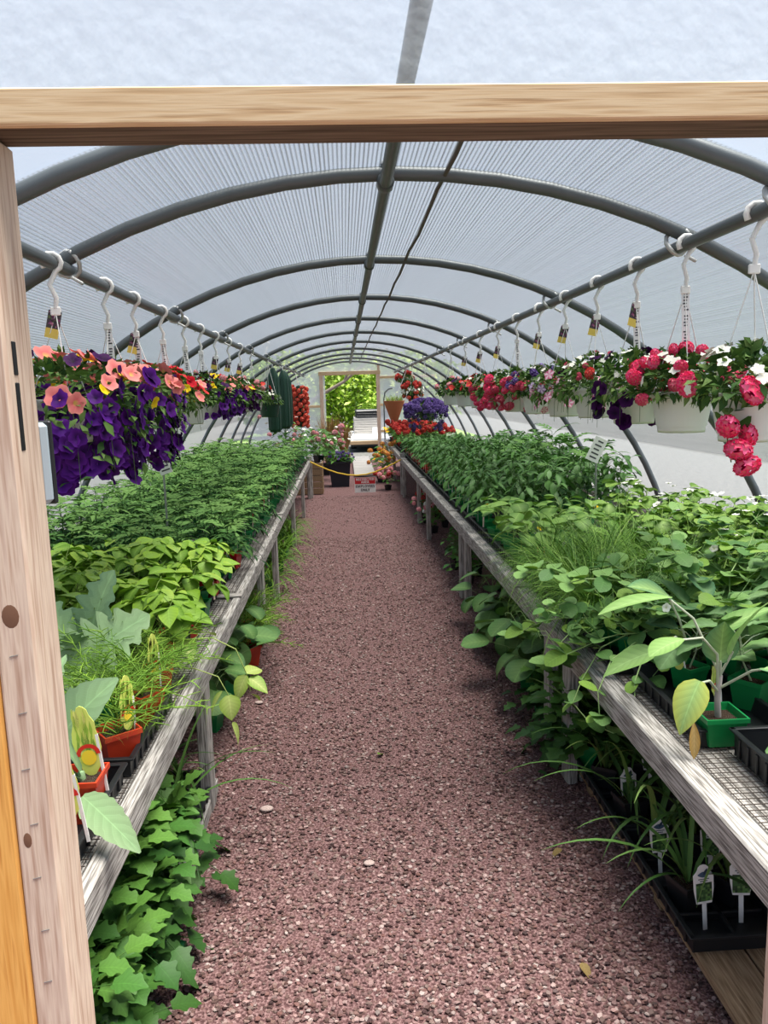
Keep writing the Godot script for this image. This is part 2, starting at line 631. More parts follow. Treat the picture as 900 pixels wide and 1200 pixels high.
func build_house() -> void:
	var z_end := -19.6
	struct("ceiling", shell(HR + 0.03, -1.47, 1.47, -1.16, z_end, 56, 10).done(mat.film), "clear milky plastic film arching over the greenhouse", "greenhouse film")
	var sc := shell(HR + 0.036, -1.02, 1.02, -2.3, z_end, 44, 18)
	solo("shade_cloth", sc.done(mat.shade), "grey knitted shade cloth laid over the arched roof", "shade cloth")
	# hoops
	ribs = [-1.28, -2.29]
	for k in 10:
		ribs.append(-2.99 - 1.83 * k)
	for k in ribs.size():
		var b := M.new()
		var pts := []
		for j in 41:
			pts.append(arc(lerpf(-1.46, 1.46, j / 40.0), ribs[k], HR))
		b.tube(pts, 0.026, 0.026, 10)
		var lb := "galvanised roof hoop just inside the door frame" if k == 0 else "galvanised roof hoop at the near edge of the shade cloth" if k == 1 else "%s galvanised roof hoop under the shade cloth, counted from the door frame" % nth(k - 2)
		solo("roof_hoop", b.done(mat.pipe), lb, "hoop", Vector3.ZERO, "arched roof hoops")
	# long pipes with their clamps
	var clamp := M.new()
	clamp.tube([Vector3(0, 0.005, -0.03), Vector3(0, 0.005, 0.03)], 0.033, 0.033, 10)
	clamp.box(Vector3(0.0, 0.045, 0), Vector3(0.03, 0.07, 0.05), 0.006)
	var cm := clamp.done(mat.pipe)
	var clip := M.new()
	var lp := []
	for j in 13:
		var a := TAU * j / 12.0
		lp.append(Vector3(0.045 * sin(a), 0.045 * cos(a) + 0.02, 0.02 * sin(a * 2)))
	clip.tube(lp, 0.009, 0.009, 5)
	clip.tube([Vector3(0.02, -0.03, 0.02), Vector3(0.06, -0.055, 0.03)], 0.007, 0.007, 5)
	var clm := clip.done(mat.clip)
	for e in [[0.18, 2.412, "ridge_pipe", "straight ridge pipe clamped under the top of the hoops"], [-1.0, 2.13, "side_pipe", "long side pipe under the left of the roof carrying hanging baskets"], [1.29, 2.165, "side_pipe", "long side pipe under the right of the roof carrying hanging baskets"]]:
		var o := thing(e[2], e[3], "pipe", Vector3(e[0], e[1], 0))
		var b := M.new()
		b.tube([Vector3(0, 0, -1.2), Vector3(0, 0, -10), Vector3(0, 0, z_end + 0.05)], 0.0235, 0.0235, 10)
		part("pipe", b.done(mat.pipe), o)
		for z in ribs:
			part("clamp", cm if e[2] == "ridge_pipe" else clm, o, Transform3D(Basis.IDENTITY, Vector3(0, 0, z)))
	# the rope under the film that runs beside the ridge
	var rp := M.new()
	var q := []
	for k in 40:
		q.append(Vector3(0.40 + 0.006 * sin(k * 2.1), 2.437 + 0.003 * cos(k), -2.3 - k * 0.44))
	rp.tube(q, 0.009, 0.009, 5)
	solo("shade_cloth_rope", rp.done(mat.rust_wire), "thin dark cord running along the roof right of the ridge pipe", "cord")
	# low boards along both sides
	for s in [-1.0, 1.0]:
		var b := M.new()
		b.box(Vector3(HX + s * 2.69, 0.25, -10.35), Vector3(0.04, 0.52, 18.4), 0.005)
		struct("baseboard_left" if s < 0 else "baseboard_right", b.done(mat.grey_z), "weathered board along the foot of the %s greenhouse wall" % ("left" if s < 0 else "right"), "baseboard")
	# near end: film over the header
	var nb := M.new()
	for j in 60:
		var p0 := arc(lerpf(-1.47, 1.47, j / 60.0), -1.16, HR + 0.03)
		var p1 := arc(lerpf(-1.47, 1.47, (j + 1) / 60.0), -1.16, HR + 0.03)
		var cuts := [p0.x, p1.x]
		for e in [-0.645, 0.885]:
			if e > p0.x and e < p1.x:
				cuts = [p0.x, e, p1.x]
		for k in cuts.size() - 1:
			var xm: float = (cuts[k] + cuts[k + 1]) / 2.0
			var yb := 2.04 if xm > -0.645 and xm < 0.885 else 0.0
			var f := nb.v.size()
			var t0: float = inverse_lerp(p0.x, p1.x, cuts[k])
			var t1: float = inverse_lerp(p0.x, p1.x, cuts[k + 1])
			for w in [Vector3(cuts[k], yb, -1.16), Vector3(cuts[k + 1], yb, -1.16), p0.lerp(p1, t1), p0.lerp(p1, t0)]:
				nb.p(w, Vector2(w.x, w.y))
			nb.tri(f, f + 2, f + 1)
			nb.tri(f, f + 3, f + 2)
	struct("wall_front", nb.done(mat.film), "clear plastic film end wall around and above the near door frame", "greenhouse film")
	# far end wall with a door opening
	var fb := M.new()
	var zx := z_end + 0.02
	var x0 := -0.56
	var x1 := 0.86
	var yd := 2.12
	for j in 60:
		var a0 := lerpf(-1.47, 1.47, j / 60.0)
		var a1 := lerpf(-1.47, 1.47, (j + 1) / 60.0)
		var p0 := arc(a0, zx, HR + 0.03)
		var p1 := arc(a1, zx, HR + 0.03)
		var yb := yd if p0.x > x0 - 0.02 and p1.x < x1 + 0.02 else 0.0
		var f := fb.v.size()
		for w in [Vector3(p0.x, yb, zx), Vector3(p1.x, yb, zx), p1, p0]:
			fb.p(w, Vector2(w.x, w.y))
		fb.tri(f, f + 2, f + 1)
		fb.tri(f, f + 3, f + 2)
	struct("wall_back", fb.done(mat.film_wall), "plastic film end wall around the far doorway", "greenhouse film")
	var fr := Node3D.new()
	fr.name = "door_1"
	tag(fr, "far wooden door frame opening onto green trees", "door frame", "", "structure")
	add_child(fr)
	for e in [["jamb", Vector3(x0, 1.06, zx + 0.04), Vector3(0.09, 2.12, 0.09)], ["jamb", Vector3(x1, 1.06, zx + 0.04), Vector3(0.09, 2.12, 0.09)], ["head_rail", Vector3(0.15, 2.165, zx + 0.04), Vector3(1.55, 0.09, 0.09)], ["stud", Vector3(x1 + 0.02, 2.3, zx + 0.04), Vector3(0.06, 0.2, 0.06)], ["girt", Vector3(1.6, 2.04, zx + 0.04), Vector3(1.4, 0.06, 0.05)], ["girt", Vector3(1.6, 1.36, zx + 0.04), Vector3(1.4, 0.06, 0.05)], ["girt", Vector3(1.6, 0.7, zx + 0.04), Vector3(1.4, 0.06, 0.05)], ["girt", Vector3(-1.3, 1.36, zx + 0.04), Vector3(1.4, 0.06, 0.05)], ["threshold_rail", Vector3(0.3, 0.42, zx + 0.06), Vector3(1.05, 0.09, 0.09)]]:
		var b := M.new()
		b.box(e[1], e[2], 0.006)
		part(e[0], b.done(mat.header if e[2].x > e[2].y else mat.post), fr)

func build_door_frame() -> void:
	var o := Node3D.new()
	o.name = "door_2"
	tag(o, "near unpainted wooden door frame of posts and a header", "door frame", "", "structure")
	add_child(o)
	var b := M.new()
	b.box(Vector3(0.07, 2.0205, -1.067), Vector3(2.4, 0.045, 0.014), 0.002)
	part("header", b.done(mat.header), o)
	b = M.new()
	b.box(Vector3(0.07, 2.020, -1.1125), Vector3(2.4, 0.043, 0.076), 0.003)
	part("header_painted_shade", b.done(mat.under), o)  # added behind the header face, its dark tone stands in for underside shade
	for s in [-1.0, 1.0]:
		b = M.new()
		var xi := -0.444 if s < 0 else 0.684
		b.box(Vector3(xi + s * 0.027, 0.998, -1.105), Vector3(0.054, 1.996, 0.09), 0.004)
		part("post", b.done(mat.post), o)
		b = M.new()
		b.box(Vector3(xi + s * 0.131, 0.99, -1.10), Vector3(0.15, 1.98, 0.078), 0.004)
		part("post_trim", b.done(mat.post_trim), o)
	# knots and staples on the pale post
	for e in [[-0.474, 1.357, 0.012, 0.017], [-0.483, 1.02, 0.006, 0.012]]:
		b = M.new()
		b.lathe([Vector2(1, 0), Vector2(0.8, 0.06), Vector2(0.001, 0.1)], 14)
		part("knot", b.done(mat.knot), o, Transform3D(Basis(Vector3.RIGHT * float(e[2]), Vector3.BACK * 0.01, Vector3.DOWN * float(e[3])), Vector3(e[0], e[1], -1.0600)))
	for k in 7:
		b = M.new()
		b.box(Vector3(-0.475 + 0.004 * (k % 2), 1.30 - k * 0.085, -1.0595), Vector3(0.012, 0.0012, 0.0012), 0, Basis(Vector3.BACK, 0.2))
		part("staple", b.done(mat.steel), o)
	# black hinge leaves let into the left post
	for e in [[1.71, 0.045], [1.645, 0.065], [1.60, 0.03]]:
		b = M.new()
		b.box(Vector3(-0.4445, e[0], -1.085), Vector3(0.004, e[1], 0.012), 0.001)
		part("hinge_plate", b.done(mat.hinge), o)
	b = M.new()
	b.box(Vector3(0.675, 0.99, -1.068), Vector3(0.02, 0.055, 0.02), 0.003)
	part("stop_block", b.done(mat.post_trim), o)
	# pale panel behind the left post
	var pn := thing("wall_panel", "pale grey rounded panel standing just behind the left door post", "panel", Vector3(-0.652, 1.535, -1.5))
	b = M.new()
	b.box(Vector3.ZERO, Vector3(0.17, 0.155, 0.025), 0.008)
	part("face", b.done(mat.panel), pn)
	b = M.new()
	b.box(Vector3(0.0, 0.0, -0.016), Vector3(0.176, 0.161, 0.012), 0.003)
	part("edge_trim", b.done(mat.black), pn)
	b = M.new()
	b.box(Vector3(-0.05, -0.5, -0.02), Vector3(0.03, 0.88, 0.02), 0.003)
	part("stake", b.done(mat.steel), pn)

func build_benches() -> void:
	var defs := [[-1.0, -0.58, 1.62, [1.30, 3.95, 6.75, 9.6, 12.4], [1.45, 2.95, 5.1, 6.15, 8.4, 10.4, 12.3]], [1.0, 0.875, 1.5, [1.28, 3.92, 6.6, 9.3, 12.0, 14.7, 17.3], [1.35, 3.02, 3.32, 5.72, 6.0, 8.5, 9.6, 12.1, 14.4, 16.9]]]
	for d in defs:
		var s: float = d[0]
		var x: float = d[1]
		var wide: float = d[2]
		var zs: Array = d[3]
		for k in zs.size() - 1:
			var z0: float = -zs[k] - 0.004
			var z1: float = -zs[k + 1] + 0.004
			var zc := (z0 + z1) / 2
			var ln := z0 - z1
			var which := "nearest the door frame" if k == 0 else "farthest from the camera" if k == zs.size() - 2 else "%s from the door frame" % nth(k)
			var o := thing("plant_bench", "weathered grey wooden bench section of the %s row, %s" % ["left" if s < 0 else "right", which], "bench", Vector3(x, 0, zc), 0.0, "greenhouse benches")
			var b := M.new()
			var fw := 0.04 if s < 0 else 0.075
			b.box(Vector3(s * fw / 2, TOP - 0.045 + r(-0.003, 0.003), 0), Vector3(fw, 0.09, ln), 0.005)
			part("front_rail", b.done(mat.grey_z), o)
			b = M.new()
			b.box(Vector3(s * (wide - 0.02), TOP - 0.045, 0), Vector3(0.038, 0.09, ln), 0.004)
			part("back_rail", b.done(mat.grey_z), o)
			# planks, lengthwise
			var w := 0.135
			var nx := int((wide - fw - 0.02) / (w + 0.012))
			for j in nx:
				b = M.new()
				b.box(Vector3(s * (fw + 0.008 + w / 2 + j * (w + 0.012)), TOP - 0.016 - r(0, 0.004), 0), Vector3(w, 0.022, ln - 0.01), 0.003)
				part("plank", b.done(mat.grey_z), o)
			# wire mesh strip along the aisle
			b = M.new()
			for j in 5:
				b.box(Vector3(s * (fw + 0.01 + j * 0.026), TOP - 0.0015, 0), Vector3(0.0022, 0.0022, ln - 0.02))
			for j in int(ln / 0.027):
				b.box(Vector3(s * (fw + 0.06), TOP + 0.0005, -ln / 2 + 0.02 + j * 0.027), Vector3(0.115, 0.002, 0.0024))
			var wm := part("wire_mesh", b.done(mat.rust_wire), o)
			wm.set_meta("kind", "stuff")
			b = M.new()
			b.box(Vector3(s * 0.06, TOP + 0.004, ln / 2 - 0.03), Vector3(0.13, 0.012, 0.05), 0.003)
			part("joint_cap", b.done(mat.grey_x), o)
			for zl in d[4]:
				var zz: float = -zl
				if zz < z0 and zz > z1:
					for xx in [0.026, wide - 0.07]:
						b = M.new()
						b.box(Vector3(s * xx, (TOP - 0.03) / 2, zz - zc), Vector3(0.045, TOP - 0.032, 0.09), 0.004)
						part("leg", b.done(mat.grey_y), o)
					b = M.new()
					b.box(Vector3(s * wide / 2, TOP - 0.08, zz - zc + 0.06), Vector3(wide - 0.08, 0.08, 0.036), 0.003)
					part("crossbar", b.done(mat.grey_x), o)
	# low shelf boards under the right bench
	var sh := thing("low_shelf", "low wooden plank shelf on the ground under the near right bench", "shelf", Vector3(0.93, 0, -2.1))
	for j in 4:
		var b := M.new()
		b.box(Vector3(0.07 + j * 0.147, 0.06, -0.1 + r(-0.02, 0.02)), Vector3(0.14, 0.03, 1.75), 0.004)
		part("plank", b.done(mat.brown_z), sh)
	for z in [0.6, -0.1, -0.8]:
		var b := M.new()
		b.box(Vector3(0.29, 0.022, z), Vector3(0.55, 0.044, 0.06), 0.003)
		part("bearer", b.done(mat.brown_z), sh)

# ---------------------------------------------------------------- plants: kinds of leaf, pots and prototypes
var protos := {}
var kinds := {}
var units := {}
var pots := {}

func kind_of(called: String, shape: int, wr: float, droop: float, fold: float, n: int, cols: Array, mid = null, material := "leaf", wave := 0.0) -> void:
	kinds[called] = {"shape": shape, "wr": wr, "droop": droop, "fold": fold, "n": n, "cols": cols, "mid": mid, "mat": material, "wave": wave}
	var a := []
	for k in cols.size():
		for v in 2:
			var b := M.new()
			b.col = vary(cols[k], 0.08)
			b.leaf(Vector3.ZERO, Basis.IDENTITY, 1.0, wr * (0.92 + 0.16 * v), shape, droop * (0.6 + 0.9 * v), fold, n + 1, mid if mid != null else Color(-1, 0, 0), wave)
			a.append(b.done(mat[material]))
	units[called] = a

func stamp(b: M, sp: String, at: Vector3, bs: Basis, L: float) -> void:
	var k: Dictionary = kinds[sp]
	b.col = vary(k.cols[rng.randi() % k.cols.size()], 0.12)
	b.leaf(at, bs, L, L * k.wr * r(0.9, 1.1), k.shape, k.droop * r(0.6, 1.5), k.fold, k.n, k.mid if k.mid != null else Color(-1, 0, 0), k.wave)

func leaf_node(parent: Node, sp: String, at: Vector3, bs: Basis, L: float) -> void:
	var a: Array = units[sp]
	part("leaf", a[rng.randi() % a.size()], parent, Transform3D(bs.scaled(Vector3.ONE * L) if false else Basis(bs.x * L, bs.y * L, bs.z * L), at))

func leaf_or_stamp(o: Node, fo: M, near: bool, sp: String, at: Vector3, bs: Basis, L: float) -> void:
	if near:
		leaf_node(o, sp, at, bs, L)
	else:
		stamp(fo, sp, at, bs, L)

func square_pot(w: float, h: float, m: Material) -> ArrayMesh:
	var b := M.new()
	var q := sqrt(2.0) / 2.0
	b.lathe([Vector2(0.001, 0), Vector2(w * 0.74 * q, 0), Vector2(w * 0.95 * q, h - 0.014), Vector2(w * q * 1.03, h - 0.013), Vector2(w * q * 1.03, h), Vector2(w * 0.94 * q, h), Vector2(w * 0.9 * q, h - 0.022), Vector2(0.001, h - 0.022)], 4, Vector3.ZERO, PI / 4, true)
	return b.done(m)

func round_pot(rt: float, h: float, m: Material, n := 20) -> ArrayMesh:
	var b := M.new()
	b.lathe([Vector2(0.001, 0), Vector2(rt * 0.74, 0), Vector2(rt * 0.76, 0.012), Vector2(rt * 0.76, 0.022), Vector2(rt * 0.80, 0.026), Vector2(rt * 0.96, h - 0.022), Vector2(rt * 1.04, h - 0.02), Vector2(rt * 1.05, h - 0.002), Vector2(rt * 1.03, h), Vector2(rt * 0.96, h), Vector2(rt * 0.93, h - 0.03), Vector2(0.001, h - 0.03)], n)
	return b.done(m)

func pot_base(kind: String) -> Node3D:
	if pots.is_empty():
		var lump := M.new()
		lump.lathe([Vector2(0.0565, 0.0), Vector2(0.044, 0.0045), Vector2(0.02, 0.003), Vector2(0.001, 0.005)], 4, Vector3(0, 0.068, 0), PI / 4)
		var sm := lump.done(mat.soil)
		for e in [["green", mat.green_pot], ["red", mat.red_pot], ["crimson", mat.crimson_pot], ["black", mat.black]]:
			pots[e[0]] = [square_pot(0.092, 0.088, e[1]), sm]
	var o := Node3D.new()
	part("pot", pots[kind][0], o)
	part("soil", pots[kind][1], o)
	return o

func stem_mesh(b: M) -> ArrayMesh:
	return b.done(mat.stem)

# leaves on stalks round one stem. near: each leaf a part of its own
func leafy(o: Node3D, sp: String, near: bool, n: int, y0: float, y1: float, reach: Vector2, L: Vector2, tilt: Vector2, stem_col: Color, lean := 0.03, tri_leaf := false) -> void:
	var st := M.new()
	st.col = stem_col
	var fo := M.new()
	var base := Vector3(r(-0.01, 0.01), 0.07, r(-0.01, 0.01))
	var top := Vector3(r(-lean, lean), y1, r(-lean, lean))
	st.tube([base, base.lerp(top, 0.5) + Vector3(r(-0.01, 0.01), 0, r(-0.01, 0.01)), top], 0.0035, 0.0018, 5, false)
	for k in n:
		var t := (k + r(0, 0.9)) / n
		var from := base.lerp(top, clampf((lerpf(y0, y1, t) - 0.07) / maxf(y1 - 0.07, 0.01), 0.05, 1.0))
		var yaw := k * 2.4 + r(-0.4, 0.4)
		var out := r(reach.x, reach.y) * (1.15 - 0.55 * t)
		var dir := aim(yaw, r(0.35, 0.95)).z
		var end := from + dir * out
		st.tube([from, from.lerp(end, 0.55) + Vector3(0, out * 0.12, 0), end], 0.0018, 0.0012, 3, false)
		var s := r(L.x, L.y) * (1.0 - 0.25 * t)
		var fans := [0.0, -1.15, 1.15] if tri_leaf else [0.0]
		for f in fans:
			var bs := aim(yaw + f + r(-0.2, 0.2), r(tilt.x, tilt.y), r(-0.35, 0.35))
			var at: Vector3 = end if f == 0.0 else end - dir * out * 0.08
			if near:
				leaf_node(o, sp, at, bs, s * (1.0 if f == 0.0 else 0.88))
			else:
				stamp(fo, sp, at, bs, s * (1.0 if f == 0.0 else 0.88))
	part("stem", st.done(mat.stem), o)
	if not near:
		var q := part("foliage", fo.done(mat[kinds[sp].mat]), o)
		q.set_meta("kind", "stuff")

func ferny(o: Node3D, cols: Array, n: int, y0: float, y1: float, L: Vector2, pairs: int, lw: float, ll: float, shape: int, seg := 2, m := "dull", pitch := Vector2(0.1, 0.9)) -> void:
	var fo := M.new()
	var top := Vector3(r(-0.03, 0.03), y1, r(-0.03, 0.03))
	fo.col = cols[0]
	fo.tube([Vector3(0, 0.07, 0), top * Vector3(0.5, 0.55, 0.5), top], 0.0035, 0.0018, 4, false)
	for k in n:
		var t := (k + r(0, 0.9)) / n
		var from := Vector3(top.x * t, lerpf(y0, y1, t), top.z * t)
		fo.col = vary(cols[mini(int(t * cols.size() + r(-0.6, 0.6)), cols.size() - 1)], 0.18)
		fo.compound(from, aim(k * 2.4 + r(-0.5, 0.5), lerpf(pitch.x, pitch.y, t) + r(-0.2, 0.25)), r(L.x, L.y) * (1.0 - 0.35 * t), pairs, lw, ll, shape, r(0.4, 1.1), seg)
	var q := part("foliage", fo.done(mat[m]), o)
	q.set_meta("kind", "stuff")

# threadlike fronds, twice divided
func plumes(o: Node3D, cols: Array, n: int) -> void:
	var fo := M.new()
	for k in n:
		fo.col = vary(cols[rng.randi() % cols.size()], 0.15)
		var yaw := k * 2.4 + r(-0.5, 0.5)
		var d := aim(yaw, r(0.5, 1.35)).z
		var s := aim(yaw, 0.0).x
		var q := Vector3(0, 0.07 + 0.08 * k / n, 0)
		var pts := [q]
		var L := r(0.12, 0.24)
		for j in 6:
			d = d.rotated(s, r(0.02, 0.22))
			q += d * L / 6.0
			pts.append(q)
			if j > 0:
				for e in [-1.0, 1.0]:
					var up := d.cross(s)
					var dir: Vector3 = (s * e * 0.75 + d * 0.6 + up * r(-0.3, 0.5)).normalized()
					fo.compound(q, Basis(up.cross(dir).normalized(), up, dir), 0.05 * (1.2 - 0.1 * j), 4, 0.0016, 0.03, 0, r(-0.2, 0.6), 1)
		fo.tube(pts, 0.0022, 0.0012, 4, false)
	part("foliage", fo.done(mat.leaf), o).set_meta("kind", "stuff")

func tuft(o: Node3D, cols: Array, n: int, L: Vector2, W: float, droop: Vector2, spread: float, seg := 4, near := false) -> void:
	var fo := M.new()
	for k in n:
		fo.col = vary(cols[rng.randi() % cols.size()], 0.15)
		var yaw := r(0, TAU)
		var at := Vector3(sin(yaw), 0, cos(yaw)) * r(0, spread) * 0.3 + Vector3(0, 0.072, 0)
		var bs := aim(yaw, PI / 2 - r(0.05, 0.3 + spread * 4.0))
		if near:
			var one := M.new()
			one.col = fo.col
			one.leaf(at, bs, r(L.x, L.y), W * r(0.7, 1.2), 5, r(droop.x, droop.y), 0.35, seg + 3)
			part("blade", one.done(mat.leaf), o)
		else:
			fo.leaf(at, bs, r(L.x, L.y), W * r(0.7, 1.2), 5, r(droop.x, droop.y), 0.25, seg)
	if not near:
		var q := part("blades", fo.done(mat.leaf), o)
		q.set_meta("kind", "stuff")

var flowers := {}

func build_flowers() -> void:
	# trumpet of five rounded lobes; [rim colour, throat colour, vein colour]
	for e in [["petunia_purple", lin(84, 26, 122), lin(32, 8, 52), lin(56, 14, 86)], ["petunia_violet", lin(104, 46, 150), lin(40, 14, 70), lin(76, 28, 122)], ["petunia_plum", lin(66, 18, 76), lin(24, 6, 30), lin(46, 10, 56)], ["petunia_salmon", lin(240, 150, 140), lin(226, 204, 100), lin(230, 120, 120)], ["petunia_coral", lin(224, 72, 70), lin(240, 180, 90), lin(196, 44, 50)], ["petunia_yellow", lin(238, 208, 40), lin(206, 160, 20), lin(226, 190, 30)], ["petunia_red", lin(206, 30, 48), lin(120, 10, 20), lin(176, 18, 36)], ["petunia_white", lin(240, 240, 230), lin(210, 214, 150), lin(226, 226, 216)]]:
		var b := M.new()
		var ring := 15
		b.col = e[2]
		var c0 := b.p(Vector3(0, 0, -0.4))
		b.col = e[3]
		var f := b.v.size()
		for j in ring:
			var a := TAU * j / ring
			b.p(Vector3(cos(a) * 0.34, sin(a) * 0.34, -0.08))
		b.col = e[1]
		for j in ring:
			var a := TAU * j / ring
			var rr := 0.84 if j % 3 == 0 else 1.0
			b.p(Vector3(cos(a) * rr, sin(a) * rr, [-0.06, 0.1, 0.02][j % 3]))
		for j in ring:
			var j2 := (j + 1) % ring
			b.tri(c0, f + j2, f + j)
			b.tri(f + j, f + j2, f + ring + j)
			b.tri(f + j2, f + ring + j2, f + ring + j)
		flowers[e[0]] = b.done(mat.petal)
	# star flowers: five petals, each with a pale stripe
	for e in [["star_magenta", lin(206, 40, 120), lin(246, 226, 232)], ["star_violet", lin(132, 60, 150), lin(236, 226, 240)]]:
		var b := M.new()
		for j in 5:
			b.col = e[1] if true else e[2]
			var a := TAU * j / 5
			var d := Vector3(cos(a), sin(a), 0.12).normalized()
			var x := Vector3(-sin(a), cos(a), 0)
			b.leaf(Vector3(0, 0, -0.1), Basis(x, d.cross(x), d), 1.0, 0.85, 3, 0.2, 0.05, 3, e[2])
		flowers[e[0]] = b.done(mat.petal)
	var sw := M.new()
	for j in 5:
		sw.col = lin(244, 244, 236)
		var a := TAU * j / 5
		var d := Vector3(cos(a), sin(a), 0.15).normalized()
		var x := Vector3(-sin(a), cos(a), 0)
		sw.leaf(Vector3(0, 0, -0.05), Basis(x, d.cross(x), d), 1.0, 0.8, 3, 0.2, 0.05, 3, lin(236, 236, 214))
	flowers["star_white"] = sw.done(mat.petal)
	# ball heads of small florets
	for e in [["cluster_pink", lin(236, 34, 104), lin(250, 96, 150), 0.40], ["cluster_rose", lin(200, 40, 92), lin(222, 90, 120), 0.40], ["cluster_red", lin(206, 24, 32), lin(150, 12, 20), 0.4], ["cluster_white", lin(246, 246, 240), lin(222, 226, 206), 0.32], ["cluster_violet", lin(92, 62, 150), lin(120, 92, 176), 0.26], ["cluster_orange", lin(226, 140, 60), lin(236, 190, 90), 0.34], ["cluster_scarlet", lin(222, 62, 46), lin(238, 110, 90), 0.36], ["cluster_blush", lin(232, 150, 160), lin(240, 190, 190), 0.4]]:
		var b := M.new()
		b.col = e[1] * 0.55
		b.lathe([Vector2(0.001, -0.35), Vector2(0.45, -0.2), Vector2(0.62, 0.15), Vector2(0.4, 0.5), Vector2(0.001, 0.62)], 8)
		for j in 34:
			var y := 1.0 - 1.6 * (j + 0.5) / 34.0
			var a := j * 2.39996
			var n := Vector3(sqrt(maxf(0.0, 1 - y * y)) * cos(a), sqrt(maxf(0.0, 1 - y * y)) * sin(a), y * 0.8).normalized()
			var x := n.cross(Vector3(0.3, 0.9, 0.2)).normalized()
			var q := n.cross(x)
			var tone := vary(e[1] if j % 4 else e[2], 0.15)
			b.col = tone.lerp(Color(0.9, 0.85, 0.6), 0.25)
			var cc := b.p(n * 0.72)
			b.col = tone
			var f := b.v.size()
			for k in 10:
				var t := TAU * k / 10 + j
				b.p(n * (0.84 + 0.04 * (k % 2)) + (x * cos(t) + q * sin(t)) * float(e[3]) * (1.12 if k % 2 else 0.62))
			for k in 10:
				b.tri(cc, f + k, f + (k + 1) % 10)
		flowers[e[0]] = b.done(mat.petal)

func facing(n: Vector3, spin := 0.0) -> Basis:
	var x := Vector3.UP.cross(n)
	x = Vector3.RIGHT if x.length() < 0.05 else x.normalized()
	return Basis(x, n.cross(x), n) * Basis(Vector3.BACK, spin)

func flower_node(parent: Node, kind: String, at: Vector3, n: Vector3, s: float) -> void:
	var bs := facing((n + Vector3(r(-0.5, 0.5), r(-0.3, 0.5), r(-0.5, 0.5))).normalized(), r(0, TAU))
	part("flower_head" if kind.begins_with("cluster") else "flower", flowers[kind], parent, Transform3D(Basis(bs.x * s * r(0.85, 1.2), bs.y * s * (0.72 if kind.begins_with("cluster") else 1.0), bs.z * s), at))

